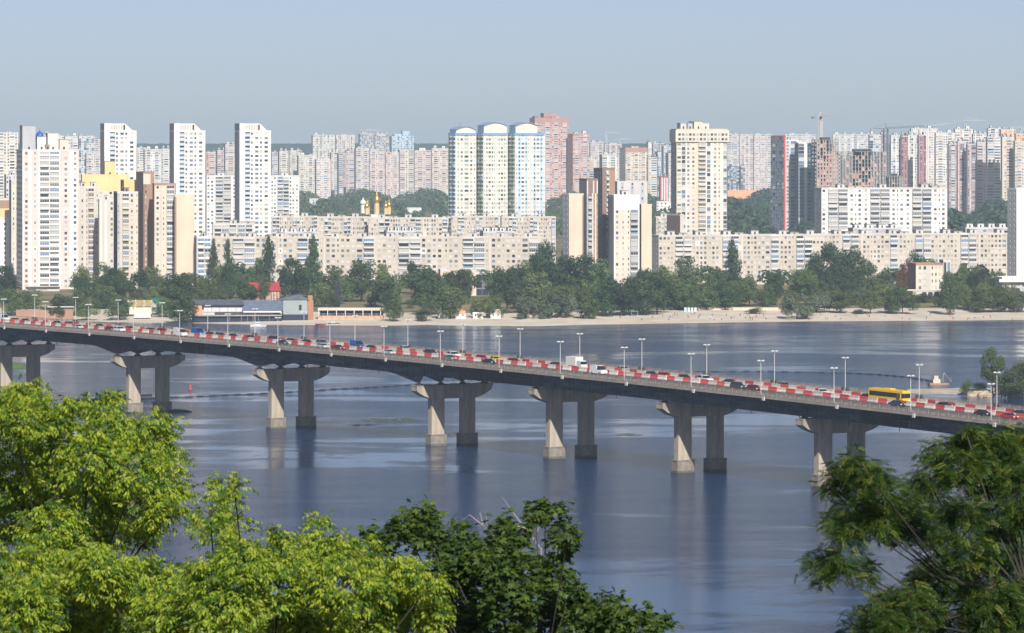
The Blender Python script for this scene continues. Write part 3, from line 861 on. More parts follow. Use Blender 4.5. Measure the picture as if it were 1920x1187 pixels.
    def done(self, parapet='lgrey', par_h=0.9, machine=2, mroom='lgrey', antenna=True, plain=()):
        w, d, h = self.w, self.d, self.h
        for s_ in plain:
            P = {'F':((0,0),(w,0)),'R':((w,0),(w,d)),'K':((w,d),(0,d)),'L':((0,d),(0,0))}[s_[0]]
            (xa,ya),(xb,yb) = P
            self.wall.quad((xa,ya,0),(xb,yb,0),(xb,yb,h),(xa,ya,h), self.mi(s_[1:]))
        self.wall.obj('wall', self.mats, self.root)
        if self.win.f: self.win.obj('windows', GLASS, self.root, kind='stuff')
        r = MB(); pm = 0
        r.quad((0,0,h),(w,0,h),(w,d,h),(0,d,h), 1)
        e = 0.3
        if par_h > 0:
            r.box(-0.05,-0.05,h-0.2,w+0.05,e,h+par_h,0); r.box(-0.05,d-e,h-0.2,w+0.05,d+0.05,h+par_h,0)
            r.box(-0.05,e,h-0.2,e,d-e,h+par_h,0); r.box(w-e,e,h-0.2,w+0.05,d-e,h+par_h,0)
        ro = r.obj('roof', [WM(parapet), M_ROOF], self.root)
        n_ind = 0; joined = MB(); jm = []
        for me, p, ang, ind in self.bals:
            if ind and n_ind < 300:
                link('balcony', me, self.root, p, ang); n_ind += 1
            else:
                ca, sa = math.cos(ang), math.sin(ang); n = len(joined.v)
                joined.v += [(p[0]+v.co.x*ca-v.co.y*sa, p[1]+v.co.x*sa+v.co.y*ca, p[2]+v.co.z) for v in me.vertices]
                mp = []
                for m in me.materials:
                    if m not in jm: jm.append(m)
                    mp.append(jm.index(m))
                for pl in me.polygons:
                    joined.f.append(tuple(n+i for i in pl.vertices)); joined.m.append(mp[pl.material_index])
        if joined.f: joined.obj('balconies', jm, self.root, kind='stuff')
        for i in range(machine):
            x = w*(i+0.5)/machine; s_ = min(3.0, w*0.12)
            self.roofbox(x-s_, x+s_, d*0.3, d*0.3+5, 2.6, mroom)
        if antenna:
            a = MB()
            for i in range(max(1, int(w/25))):
                x = self.r.uniform(2, w-2); y = d*0.5; a.cyl(x,y,h,h+self.r.uniform(3.5,6),0.07,0.05,5); a.box(x-0.8,y-0.03,h+3.0,x+0.8,y+0.03,h+3.08)
            a.obj('antenna', M_METAL, self.root)
        return self.root
def WZh(b, py): return WZ(py, b.y)-b.z0

# ---- nearest left cluster
b = Bld(31,148,283,2330,15,22,label='tall white apartment tower at far left with blue grey shaded flank and glazed balconies')
b.side('F','-w.-n-|BB|.w-.w-',['white','pinkw','white','pinkw','pinkw','pinkw','white','white','white','white','pinkw','pinkw','pinkw','white','white','pinkw'],sh=2.95,individual=True,balcol='white',glaze=0.8,patch='white',pprob=0.1)
b.side('L','w.ww.w',['grey'],sh=2.95)  # grey puts the shade of this white tower's left flank into its paint
b.roofbox(0.3,7.5,2,12,13.5,'grey','stair_tower'); b.roofbox(8.5,13.5,3,11,7.5,'ivory'); b.roofbox(14.5,20.5,4,12,9.5,'ivory'); b.roofbox(21.0,26.0,4,10,6.0,'cream'); b.roofbox(13.0,15.0,1,2.5,3.0,'brown','vent_block')
root_w = b.done(machine=0, plain=('Kwhite','Rwhite'))
ball = MB(); ball.lathe([(0.01,0),(1.0,0.25),(1.9,1.0),(2.3,2.2),(1.95,3.4),(1.1,4.2),(0.15,4.9),(0.05,6.6)],14); ball.cyl(0,0,-1.2,0.1,0.4,0.4,6)
bo = ball.obj('roof_globe', mat('globe_blue',(0.02,0.11,0.42),0.35), root_w, loc=(10.2,5,WZ(259,2330)-4-1.0))
fr = MB()
for x in (-4.6,-2.2): fr.cyl(x,0,0,5,0.07,0.07,5)
fr.box(-8,-0.05,4.3,0,0.05,4.5); fr.box(-8,-0.05,0,-7.85,0.05,4.5); fr.obj('sign_frame', M_METAL, root_w, loc=(9.5,5,WZ(259,2330)-4-0.5))
b = Bld(143,186,352,2352,10,20,label='pale beige tower block joined to right side of the tall white tower')
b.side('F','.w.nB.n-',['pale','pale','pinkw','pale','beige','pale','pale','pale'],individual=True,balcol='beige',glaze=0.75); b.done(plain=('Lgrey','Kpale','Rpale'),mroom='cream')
b = Bld(184,213,377,2322,8,16,label='cream blank-walled tower section with rounded top in front of the beige towers')
b.side('F','....w',['ivory','pale','ivory','pale','pale'],sh=2.9)
b.done(plain=('Lpale','Kpale','Rpale'),machine=1,mroom='ivory')
b = Bld(213,259,362,2350,12,18,label='beige tower with columns of narrow balconies left of the brown tower')
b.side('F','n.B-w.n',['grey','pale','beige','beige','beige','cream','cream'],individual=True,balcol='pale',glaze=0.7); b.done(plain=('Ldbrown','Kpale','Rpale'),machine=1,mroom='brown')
b = Bld(226,259,340,2385,12,16,label='cream tower with yellow crown rising behind the beige balcony tower')
b.side('F','.w.w',['cream','beige','cream','beige'],z1=b.h-6); b.side('F','....',['yellow'],z0=b.h-6); b.done(plain=('Lbrown','Kpale','Rcream'),machine=0,parapet='yellow')
b = Bld(255,289,325,2362,18,18,label='slender chocolate brown tower of the left cluster, with light window strip')
b.side('F','.w.....',['dbrown','brown','brown','brown','brown','brown','dbrown'],z1=b.h-6); b.side('F','......',['cream','buff','cream','buff','brown','brown'],z0=b.h-6); b.side('L','.n.',['dbrown']); b.done(plain=('Kbrown','Rdbrown'),machine=0,parapet='brown')
b = Bld(286,330,347,2332,8,18,label='beige tower with two balcony columns and brown top patches beside the brown tower')
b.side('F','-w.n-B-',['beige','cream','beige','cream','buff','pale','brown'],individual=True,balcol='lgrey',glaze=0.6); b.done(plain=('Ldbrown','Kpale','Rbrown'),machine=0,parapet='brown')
b = Bld(326,364,368,2322,6,18,label='windowless buff gable of the beige tower group facing the river')
b.side('F','-.....',['brown','buff','buff','buff','buff','buff']); b.done(plain=('Lbrown','Kpale','Rpale'),machine=0,parapet='buff',antenna=False)
b = Bld(152,243,330,2560,8,16,label='apartment block with bright yellow crown behind the beige towers at left')
b.side('F','.w.w.w.',['cream'],z1=b.h-9); b.side('F','.......',['yellow'],z0=b.h-9)
b.roofbox(b.w*0.48,b.w*0.70,2,10,8.5,'yellow','stair_tower'); b.done(plain=('Lyellow','Kpale','Rcream'),machine=0,parapet='yellow')
b = Bld(17,36,340,2460,12,14,label='narrow yellowish tower just behind the left edge of tall white tower')
b.side('F','.w.w.',['cream']); b.side('L','.w.',['grey']); b.done(plain=('Kpale','Rpale'),machine=0)
b = Bld(8,34,330,2950,12,14,label='pale grey and cream block behind the narrow yellowish tower at far left')
b.side('F','ww.ww',['lgrey']); b.done(plain=('Lgrey','Kpale','Rpale'),machine=1)
b = Bld(-14,20,375,2500,4,14,label='white block with orange band and brown top at left edge of view')
b.side('F','....w.',['white'],z1=b.h-10); b.side('F','....',['yellow'],z0=b.h-10,z1=b.h-5); b.side('F','....',['brown'],z0=b.h-5); b.done(plain=('Lpale','Kpale','Rpale'),machine=0,antenna=False)
# podium and small shops under the tower
b = Bld(48,112,541,2300,6,16,base=3.6,name='shop_podium',label='low grey shop building with dark glazing at foot of the white tower',cat='shop')
b.side('F','-G-G-G-',['grey'],sh=4.0); b.slab(-1,-2.2,3.2,b.w+1,0,3.5,'lgrey'); b.done(plain=('Lgrey','Kgrey','Rgrey'),machine=0,antenna=False)
# ---- three white towers with notched tops
for (x0, x1, lab) in ((188,256,'leftmost of the three tall white twin-slab towers, behind the yellow crown'),(318,385,'middle of the three tall white twin-slab towers, right of the brown tower'),(440,508,'rightmost of the three tall white twin-slab towers, beside the low white block')):
    b = Bld(x0,x1,247,2800,14,18,label=lab)
    w = b.w
    b.side('F','.',['white'],x1=w*0.17,z1=b.h+5.5)
    b.side('F','lw|dw-d.',['lgrey','white','white','white','white','white','white','white'],sh=2.95,x0=w*0.17,x1=w,balcol='bluew',gmix=(3,5,4,1))
    b.side('L','.',['grey'],z1=b.h+5.5)  # left side painted grey to carry its shade
    # stepped crown: high fin on the left, sloping to the right
    c = MB(); D = b.d
    c.prism([(0,0.6),(w*0.62,0.6),(w*0.62,D-0.5),(0,D-0.5)], b.h+0.95, b.h+5.4, 0)
    n = len(c.v); h0 = b.h+0.95
    pts = [(w*0.62,h0),(w*0.62,b.h+5.4),(w*0.66,b.h+5.2),(w*0.86,h0+0.3),(w*0.86,h0)]
    c.v += [(x,0.6,z) for x,z in pts]+[(x,D-0.5,z) for x,z in pts]; k = 5
    c.f += [tuple(n+i for i in reversed(range(k))), tuple(n+k+i for i in range(k))]; c.m += [0,0]
    for i in range(k):
        j = (i+1)%k; c.f.append((n+i,n+j,n+k+j,n+k+i)); c.m.append(0)
    for i in range(9): c.box(w*(0.16+0.052*i),0.45,b.h+1.3,w*(0.175+0.052*i),0.59,b.h+4.3,1)
    c.box(w*0.60,0.3,b.h+1.2,w*0.65,0.58,b.h+4.6,2)
    c.obj('crown', [WM('white'), WM('brown'), M_DARK], b.root)
    b.done(plain=('Kwhite','Rwhite'),machine=0,parapet='white')
b = Bld(385,443,331,3300,8,14,label='white nine-bay slab block between the middle and right white towers')
b.side('F','ww-BB-w',['white','white','white','pale','pale','white','white'],sh=2.9,balcol='lgrey',glaze=.5); b.done(plain=('Llgrey','Kpale','Rpale'),machine=1)
b = Bld(505,561,331,3300,8,14,label='white slab block with scattered dark windows right of the right white tower')
b.side('F','ww-BBww-w-',['white','white','white','pale','pale','white','white','white','white','white'],sh=2.9,balcol='lgrey',glaze=.5); b.done(plain=('Llgrey','Kpale','Rwhite'),machine=1)

# ---- long nine-storey slabs
def slab_block(px0, px1, ytop, Y, rot, label, pat='wwwn-BBwwww-nww.BBn-wwnwwwdB-', depth=13, mach=8, ind=True, cols=None, **k):
    b = Bld(px0,px1,ytop,Y,rot,depth,label=label)
    b.side('F',pat,cols or ['panel','panel','panel','panel','panel','pale','pale','panel','panel','pale','panel','panel','panel','panel','panel','panel','pale','pale','panel','pinkw','panel','panel','panel','panel','panel','panel','panel','pale','panel'],sh=2.85,individual=ind,balcol='lgrey',glaze=.6,patch='white',pprob=.015,gmix=(3,4,7,1))
    b.side('L','.w.',['lgrey']); b.side('R','.w.',['panel'])
    for i in range(mach):
        x = b.w*(i+.5)/mach
        b.roofbox(x-2.2,x+2.2,3,8,2.4,'lgrey'); 
        if i % 2 == 0: b.roofbox(x+5,x+min(14,b.w/mach*.6),4,9,1.3,'panel','vent_block')
    b.done(plain=('Kpanel',),machine=0,parapet='pale',par_h=0.7)
    return b
slab_block(395,1016,446,2400,0.6,'very long nine-storey panel block, behind the poplars left of centre', mach=12)
b = Bld(364,397,446,2310,10,13,label='end block of the long panel building with stacked glazed balconies behind poplars')
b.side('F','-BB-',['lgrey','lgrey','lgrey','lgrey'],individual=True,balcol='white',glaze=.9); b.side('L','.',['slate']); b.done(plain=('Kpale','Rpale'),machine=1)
slab_block(1221,1905,443,2400,17,'very long nine-storey panel block, right half of view behind shore trees', mach=13)
# ---- second row behind
b = slab_block(398,476,421,2720,6,'white stepped block with horizontal glazed bands right of middle tower',pat='-BBB-BB-',mach=1,ind=False,cols=['lgrey','white','lgrey','white','lgrey','lgrey','white','lgrey'])
slab_block(498,596,407,2880,3,'pale block with small turrets behind the left end of the long slab',mach=2,ind=False)
slab_block(596,690,408,2890,2,'pale panel block with balconies below the golden church domes',mach=2,ind=False)
slab_block(690,841,410,2870,3,'pale panel block right of the golden domes with awnings on its roof',mach=3,ind=False)
slab_block(845,935,407,2860,3,'panel block with beige gable in front of the three curved-roof towers',mach=2,ind=False)
slab_block(938,1042,408,2850,4,'panel block with mauve end stripe right below the blue white tower',mach=2,ind=False)
slab_block(1225,1262,408,2900,6,'short pale block right of the brown and cream tower pair',mach=1,ind=False)
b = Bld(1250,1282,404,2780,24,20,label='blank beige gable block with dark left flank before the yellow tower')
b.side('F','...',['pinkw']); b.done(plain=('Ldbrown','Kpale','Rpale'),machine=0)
# lower roofs with awnings between the rows
for i, (x0, x1, yt, Y, lab) in enumerate(((520,596,428,2600,'low block with white rooftop dormers behind trees at left of centre'),(720,780,426,2600,'low grey-roofed block with white dormers, centre left'),(900,965,427,2600,'low grey-roofed block with white dormers beneath the towers'),
      (1590,1690,421,2560,'low grey-roofed block with white dormers before the white slab'),(1800,1892,420,2560,'grey block with row of white rooftop huts near right edge'))):
    b = Bld(x0,x1,yt+9,Y,10,12,label=lab); b.side('F','w.w.w',['grey'])
    n = 4
    for j in range(n):
        x = b.w*(j+.2)/n; b.roofbox(x,x+b.w*.14,2,8,2.6,'white','roof_hut')
    b.done(plain=('Lgrey','Kgrey','Rgrey'),machine=0)

# ---- three towers with curved blue roofs
for i, (x0, x1, yt, cols_, lf, lab) in enumerate(((841,893,247,['ivory','lgreen','ivory','lgreen','ivory','ivory'],'lblue','left tower of the trio with curved blue roofs, with blue balconies'),
        (893,952,240,['pinkw','white','lgreen','ivory','lgreen','ivory'],'green','middle tower of the trio with curved blue roofs, with green balconies'),
        (952,1022,240,['pinkw','white','bluew','white','bluew','white'],'green','right tower of the curved blue roof trio, with pale blue facade'))):
    b = Bld(x0,x1,250,3120+i*6,28,11,label=lab); gh = (0.6,3.6,3.6)[i]
    b.side('F','-nwdwn',cols_,sh=3.15,z1=b.h,gmix=(2,4,6,1))
    b.side('L','.B.B',['pinkw',lf,'pinkw',lf],sh=3.15,balcol=lf,glaze=.1,individual=True)
    c = MB(); w = b.w; D = b.d; n = 10; h = b.h
    ys = -0.4
    rw = w*(0.94 if i < 2 else 0.72)
    for j in range(n):
        a0, a1 = j/n, (j+1)/n
        z0_, z1_ = h+gh+1.8+2.4*math.sin(math.pi*a0), h+gh+1.8+2.4*math.sin(math.pi*a1)
        xa, xb = 0.03*w+rw*a0, 0.03*w+rw*a1
        c.quad((xa,0.1,h+0.2),(xb,0.1,h+0.2),(xb,0.1,z1_),(xa,0.1,z0_),0); c.quad((xb,D-1,h+.2),(xa,D-1,h+.2),(xa,D-1,z0_),(xb,D-1,z1_),0)
        c.quad((xa,-0.8,z0_),(xb,-0.8,z1_),(xb,D,z1_),(xa,D,z0_),1); c.quad((xa,-0.8,z0_+.35),(xb,-0.8,z1_+.35),(xb,D,z1_+.35),(xa,D,z0_+.35),1); c.quad((xa,-0.8,z0_),(xb,-0.8,z1_),(xb,-0.8,z1_+.35),(xa,-0.8,z0_+.35),1)
    c.quad((.03*w,D-1,h+.2),(.03*w,.1,h+.2),(.03*w,.1,h+gh+1.8),(.03*w,D-1,h+gh+1.8),1); xe = .03*w+rw; c.quad((xe,.1,h+.2),(xe,D-1,h+.2),(xe,D-1,h+gh+1.8),(xe,.1,h+gh+1.8),0)
    c.cyl(w*.4,D/2,h+3,h+8.5,.12,.08,5,2)
    c.obj('curved_roof', [WM('ivory'), WM('blue'), M_DARK], b.root)
    bb = MB(); bb.box(-0.3,-0.3,h-1.6,w*.98,0,h+0.3,0); bb.box(-.3,0,h-1.6,0,D,h+.3,0); bb.obj('cornice_band', WM('blue'), b.root)
    b.done(plain=('Kivory','Rivory'),machine=0,par_h=0.3)

# ---- brown and cream tower pair in the middle
b = Bld(1055,1094,366,2272,24,8,label='cream blank-walled left wing of the brown centre tower pair')
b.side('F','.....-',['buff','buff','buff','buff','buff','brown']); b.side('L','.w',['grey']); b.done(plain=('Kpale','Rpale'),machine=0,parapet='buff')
b = Bld(1086,1121,338,2280,14,16,label='cream and brown striped tower with balcony column left of the dark brown spine')
b.side('F','-B.n.n',['cream','brown','cream','brown','cream','brown'],z1=b.h-7,individual=True,balcol='grey',glaze=.3); b.side('F','-..-.-',['cream','dbrown','dbrown','cream','dbrown','cream'],z0=b.h-7); b.done(plain=('Lgrey','Kpale','Rdbrown'),machine=0,parapet='dbrown')
b = Bld(1113,1153,318,2300,16,16,label='tallest dark brown tower spine with a column of cream window boxes')
b.side('F','-...',['dbrown','dbrown','dbrown','dbrown'],x1=b.w*.30); b.side('F','B',['pale'],x0=b.w*.30,x1=b.w*.52,individual=True,balcol='cream',glaze=0.2); b.side('F','....',['brown'],x0=b.w*.52)
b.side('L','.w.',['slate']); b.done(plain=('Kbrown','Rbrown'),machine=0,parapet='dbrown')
b = Bld(1140,1199,368,2268,10,16,label='white-topped cream tower with narrow window strips right of the brown spine')
b.side('F','-w.n.nB-',['white','cream','cream','cream','cream','cream','pale','white'],z1=b.h-7,individual=True,balcol='grey',glaze=.6); b.side('F','...',['white'],z0=b.h-7); b.done(plain=('Lgrey','Kpale','Rpale'),machine=1,parapet='white')
b = Bld(1196,1222,386,2280,6,14,label='windowless buff wing at right of the central cream tower')
b.side('F','...',['buff']); b.done(plain=('Lbuff','Kpale','Rpale'),machine=0,parapet='buff',antenna=False)
b = Bld(1153,1214,342,3400,4,20,label='low grey block with blank walls behind the central cream tower')
b.side('F','..w..',['lgrey','lgrey','grey','lgrey','pinkw']); b.done(plain=('Lgrey','Kpale','Rpale'),machine=0,antenna=False)
# ---- big yellow tower
b = Bld(1258,1363,243,2950,12,16,label='massive cream and yellow tower with overhanging crown, right of centre')
b.side('F','dg|w-w.B|g.w|n.g',['cream','lgrey','white','cream','cream','cream','buff','buff','white','lgrey','ivory','cream','white','cream','ivory','lgrey'],sh=3.0,balcol='buff',glaze=.4,individual=True,gmix=(3,4,5,2))
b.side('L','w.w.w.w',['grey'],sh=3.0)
b.slab(-1.0,-1.3,b.h-8.5,b.w+1.2,b.d,b.h-0.3,'cream'); 
c = Bld  # crown windows
for z in (b.h-7.4, b.h-4.2):
    for i in range(14):
        x = b.w*(i+.35)/14; b.win.quad((x,-1.42,z),(x+1.7,-1.42,z),(x+1.7,-1.42,z+1.6),(x,-1.42,z+1.6), i % 3)
b.roofbox(b.w*.12,b.w*.24,6,16,4.2,'lgrey'); b.roofbox(b.w*.26,b.w*.36,6,16,4.2,'grey'); b.roofbox(b.w*.37,b.w*.54,3,18,5.2,'cream'); b.roofbox(b.w*.55,b.w*.68,5,16,4.2,'ivory')
b.done(plain=('Kcream','Rcream'),machine=0,parapet='yellow',par_h=.5)
# ---- white slab right, right edge tower
b = slab_block(1527,1776,354,2620,14,'wide white sixteen-storey slab block in front of the construction site',pat='w-BB-wnw-',mach=3,ind=True,depth=14,cols=['white','white','pale','pale','white','white','white','white','white'])
b = Bld(1889,1975,356,2290,22,10,label='plain white tower with grey shaded flank at right edge of view')
b.side('F','......',['white']); b.side('L','..w..w-',['lgrey']); b.done(plain=('Kwhite','Rwhite'),machine=0,parapet='white',antenna=False)  # the flank's light grey has shade painted in, the front is plain white
# ---- riverside low buildings
b = Bld(1702,1768,497,2215,10,16,base=3.6,name='community_building',label='beige two-level building with roof terrace and slit windows above the beach',cat='building')
b.side('F','-ww.nnn-',['cream','cream','pale','pale','cream','cream','cream','cream'],z1=b.h,sh=3.6); b.slab(-3,-4.5,0,b.w*1.0,0,4.0,'pale'); b.slab(-6,-5,4.0,b.w+.5,-0.1,4.6,'ivory')
for i in range(5): b.win.quad((2+i*3.3,-4.62,0.8),(4.4+i*3.3,-4.62,.8),(4.4+i*3.3,-4.62,3.2),(2+i*3.3,-4.62,3.2),0)
b.done(plain=('Lbrown','Kpale','Rpale'),machine=0,parapet='brown',antenna=False)
b = Bld(1762,1782,490,2230,8,8,base=3.6,name='stair_tower',label='slim beige slit-windowed tower beside the beige riverside building',cat='building')
b.side('F','-G.G-',['cream'],sh=14); b.done(plain=('Lpale','Kpale','Rpale'),machine=0,antenna=False)
b = Bld(1866,1990,523,2230,4,20,base=3.6,name='pavilion',label='long flat-roofed white pavilion at foot of the right edge tower',cat='pavilion')
b.side('F','GG-',['grey'],sh=5); b.slab(-2,-2.5,b.h-1.6,b.w+2,0,b.h,'white'); b.done(plain=('Lgrey','Kgrey','Rgrey'),machine=0,parapet='white',antenna=False)
b = Bld(888,940,514,2240,5,14,base=3.6,name='shopping_centre',label='dark glazed shop building with yellow pier among the shore trees',cat='shop')
b.side('F','GGGG',['slate'],sh=3.4,gmix=(9,1,0,0)); b.slab(-3.0,-1.5,0,0.2,3,b.h+2.5,'buff'); b.done(plain=('Lgrey','Kgrey','Rgrey'),machine=0,antenna=False)
b = Bld(822,843,508,2250,6,12,base=3.6,name='kiosk_building',label='plain yellow-beige cube building rising above dark shore trees',cat='building')
b.side('F','...',['buff']); b.done(plain=('Lpale','Kpale','Rbuff'),machine=0,antenna=False)
# red-roofed house
hs = thing('house', 'brick house with bright red pitched roof behind the riverside restaurant', 'house', (WX(460,2170),2170,3.6), R(4))
q = MB(); q.box(0,0,0,17.5,10,5.2); q.obj('wall', WM('brick'), hs)
q = MB(); q.v += [(-.6,-.8,5.1),(18.1,-.8,5.1),(18.1,10.8,5.1),(-.6,10.8,5.1),(0.4,5,9.4),(17.1,5,9.4)]; q.f += [(0,1,5,4),(2,3,4,5),(1,2,5),(3,0,4),(3,2,1,0)]; q.m += [0]*5
q.obj('roof', mat('red_roof', (0.36,0.05,0.055), .6, var=.15, scale=.5), hs)
wm_ = MB(); wm_.box(-.5,-.06,0,.5,-.01,1.3); wmm = wm_.mesh('window', [GLASS[2]])
for x in (2,5,8.5,12,15): link('window', wmm, hs, (x,0,1.2)); link('window', wmm, hs, (x,0,3.4))
for x in (11,12.4,13.8,15.2,16.6):
    q = MB(); q.box(x-.1,-1.6,0,x+.1,-1.4,4.8); q.obj('porch_post', M_WHITE, hs)

# ---- distant estates
FARL = []
def far_b(px0, px1, yt, Y, cols, pat, label, rot=10, depth=18, extra=None, roof='lgrey', sh=3.0, top=None):
    if px0 > 1360: rot, depth = 5, 9
    b = Bld(px0,px1,yt,Y,rot,depth,label=label,group='distant apartment towers')
    zt = b.h
    if top: b.side('F','..',[top],z0=b.h-5); zt = b.h-5
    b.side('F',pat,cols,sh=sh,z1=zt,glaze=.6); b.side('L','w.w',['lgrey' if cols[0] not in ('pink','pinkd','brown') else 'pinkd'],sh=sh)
    n = b.r.choice((1,2,2,3)); 
    for i in range(n):
        x = b.w*(i+.3)/n; b.roofbox(x,x+b.w*.3/n*b.r.uniform(.7,1.5),3,9,b.r.uniform(2,4.5),b.r.choice([cols[0],'lgrey','white']))
    if extra: extra(b)
    b.done(plain=('Klgrey','R'+cols[-1]),machine=0,parapet=roof,antenna=b.r.random()<.5)
    return b
GRID = 'wBw|wBw|'
FAR = [
 (-30,34,250,4200,['cream','ivory'],'wBw-','cream tower with fine window grid at the left edge of skyline'),
 (58,78,256,4700,['white'],'wBw','narrow white block directly behind the blue rooftop globe'),
 (76,100,254,4750,['cream','pale'],'w-B','ivory stepped block peeping over the tall white left tower'),
 (99,121,256,4900,['lgrey','white'],'Bw','white and grey gridded block, right of the ivory stepped block'),
 (120,146,257,4850,['white','grey'],'BwB','white block with dark balconies above the beige left towers'),
 (146,176,256,5600,['grey','bluew'],'gwg','blue-grey high block left of the first white twin-slab tower'),
 (160,190,288,5200,['pinkw','lgrey'],'wBw-','pale pinkish block low before the blue-grey block'),
 (174,192,262,6300,['lpink'],'wB','distant pink block touching the first white twin-slab tower'),
 (255,275,278,5600,['pinkw','white'],'wBw','pale block immediately right of the first white twin-slab tower'),
 (269,302,281,5200,['white','lgrey'],'wBw|','white gridded block between the first and middle white towers'),
 (300,321,280,5300,['lgrey','white'],'wBw','grey white block hugging left side of middle white tower'),
 (384,408,286,6000,['pink','lpink'],'wBw','dusty pink block immediately right of middle white tower'),
 (405,425,283,5900,['lpink','mauve'],'BwB','pink and mauve block behind the white nine-bay slab'),
 (420,443,272,5800,['lpink','beige'],'wBw','peach stepped block left of the right white tower'),
 (507,524,286,6500,['grey','lgrey'],'wBw','grey block immediately right of the right white tower'),
 (521,541,284,6000,['cream','ivory'],'wBw','cream tower with square white top, left of the forest gap'),
 (540,566,283,6050,['cream','pale'],'wBwB','cream tower with stepped rounded top'),
 (557,592,292,6000,['ivory','cream'],'wBww','ivory block stepping down beside trees, left of centre'),
 (584,628,254,7300,['ivory','pale'],'g|w|','high beige slab with vertical stripes, left portion'),
 (627,665,254,7350,['lpink','ivory'],'g|w|','high beige slab with vertical stripes, right portion'),
 (590,620,300,5900,['lpink','white'],'-Bww-','white and pink block with dark notch in its roofline'),
 (618,634,287,6300,['pinkw','lgrey'],'w-B','slim pinkish block with dark stripe above the wood'),
 (632,648,288,6200,['lgrey','mauve'],'Bw-','slim mauve-edged block above the wood'),
 (646,664,284,6250,['lpink','grey'],'w|B','slim pink-grey ribbed block above the wood'),
 (664,692,279,6100,['lgrey','pinkw'],'wBw','left end of broad pale pink estate above the wood'),
 (690,722,281,6120,['pinkw','lpink'],'wB|w','second section of broad pale pink estate, behind golden domes'),
 (720,748,287,6140,['lpink','pinkw'],'wB-w','third section of broad pale pink estate, right of the domes'),
 (672,702,252,7500,['grey','lgrey'],'g|g|','grey ribbed slab under a small crane, left portion'),
 (701,730,252,7520,['lgrey','grey'],'g|g|','grey ribbed slab, portion touching the pale blue tower'),
 (746,776,282,6160,['pinkw','cream'],'Bw|B','fourth section of broad pink estate below the pale blue tower'),
 (774,808,283,6180,['pinkw','lpink'],'wBwB','fifth section of broad pink estate, above the wood'),
 (806,840,279,6200,['cream','pinkw'],'wBw','cream stepped end of the estate touching the curved-roof trio'),
 (1022,1062,346,6100,['white'],'dd-','low white flat block left half under the pink tower'),
 (1060,1084,345,6150,['white','lgrey'],'wd-','low white flat block right half under the pink tower'),
 (1103,1132,268,7000,['lgrey','lpink'],'wBw','pale grey high block right of the pink towers'),
 (1130,1166,271,7000,['lpink','mauve'],'wBw','greyish pink distant block left of the brown-topped cream tower'),
 (1096,1128,300,5600,['cream','pale'],'wB-','ivory stepped block behind the dark brown spine, left'),
 (1124,1160,291,5500,['ivory','white'],'B-w','ivory block with white top right behind the brown spine'),
 (1211,1222,267,6600,['white'],'w','thin white block right of brown-topped cream tower'),
 (1220,1246,270,6900,['mauve','lgrey'],'wBw','mauve grey distant block left of the massive yellow tower'),
 (1210,1232,296,5400,['cream','ivory'],'wB','cream stepped low block beside small red white one'),
 (1228,1240,286,5600,['lblue','bluew'],'gw','pale blue striped slim tower left of massive yellow tower'),
 (1240,1262,274,6700,['lgrey'],'wBw','light grey block behind left edge of massive yellow tower'),
 (1248,1262,288,5500,['white'],'wB','white slim block touching the massive yellow tower'),
 (1362,1386,253,7000,['lgrey','pinkw'],'Bw','long grey-white estate, first section right of massive yellow tower'),
 (1386,1412,253,7010,['white','lpink'],'wB','long grey-white estate, second section above the orange hall'),
 (1412,1448,253,7020,['lpink','white'],'wBw','long grey-white estate, section left of the red-edged tower'),
 (1470,1530,253,7030,['lgrey','white'],'wBw','long grey-white estate, section above the blue-glazed tower'),
 (1560,1610,253,7040,['white','lgrey'],'wBw','long grey-white estate, section above the construction site'),
 (1608,1650,253,7050,['lgrey','white'],'wBw','long grey-white estate, section right of the construction site'),
 (1628,1652,254,4900,['bluew','lgrey'],'Gw','blue-grey balcony tower left of the dark crane mast'),
 (1650,1662,250,5000,['mauve','dred'],'wB','maroon slim tower beside the dark crane mast'),
 (1668,1690,255,4700,['white','lblue'],'wg-','white and pale blue tower right of crane mast'),
 (1688,1702,256,4690,['dred','mauve'],'w.','maroon tower section with column of white windows, left'),
 (1700,1722,254,4700,['ivory','lgrey'],'.wg','ivory tower with grey glazed stripe between the maroon sections'),
 (1706,1758,242,5200,['white','pinkw'],'w.-w','white high estate top with red stripes behind maroon sections'),
 (1720,1736,254,4650,['mauve','dred'],'.w','maroon tower section with column of white windows, right'),
 (1752,1790,250,5100,['white','ivory'],'wBw','white high estate section below a pale crane'),
 (1788,1824,243,5150,['white','lpink'],'Bw.','white high estate section with pink panel on top'),
 (1776,1794,271,4600,['mauve','lgrey'],'wBn','grey pink ribbed tower, first of the four ribs'),
 (1793,1812,266,4610,['lpink','mauve'],'nBw','grey pink ribbed tower, second of the four ribs'),
 (1811,1830,271,4590,['mauve','lpink'],'wnB','grey pink ribbed tower, third of the four ribs'),
 (1829,1849,268,4600,['lpink','pinkw'],'Bn-','grey pink ribbed tower, last of the four ribs'),
 (1822,1852,252,5000,['white'],'w-B','white stepped block between ribbed towers and balcony tower'),
 (1848,1878,258,4550,['lgrey','white'],'BB-','grey tower with stacked white balconies near right edge'),
 (1850,1882,242,4950,['white','lgrey'],'wB-','white block behind the grey balcony tower near right edge'),
 (1876,1902,258,4500,['pinkw','cream'],'.wBw','pale peach tower right of the grey balcony tower'),
 (1900,1960,266,4480,['cream','pinkw'],'wBw.','cream pink tower at right edge of the skyline'),
 (1874,1904,244,4900,['orange','buff'],'..w','orange-topped block behind the peach tower'),
 (1902,1960,252,4880,['orange','yellow'],'.w.','lower orange-topped block at right edge of skyline'),
]
for row in FAR:
    far_b(*row)
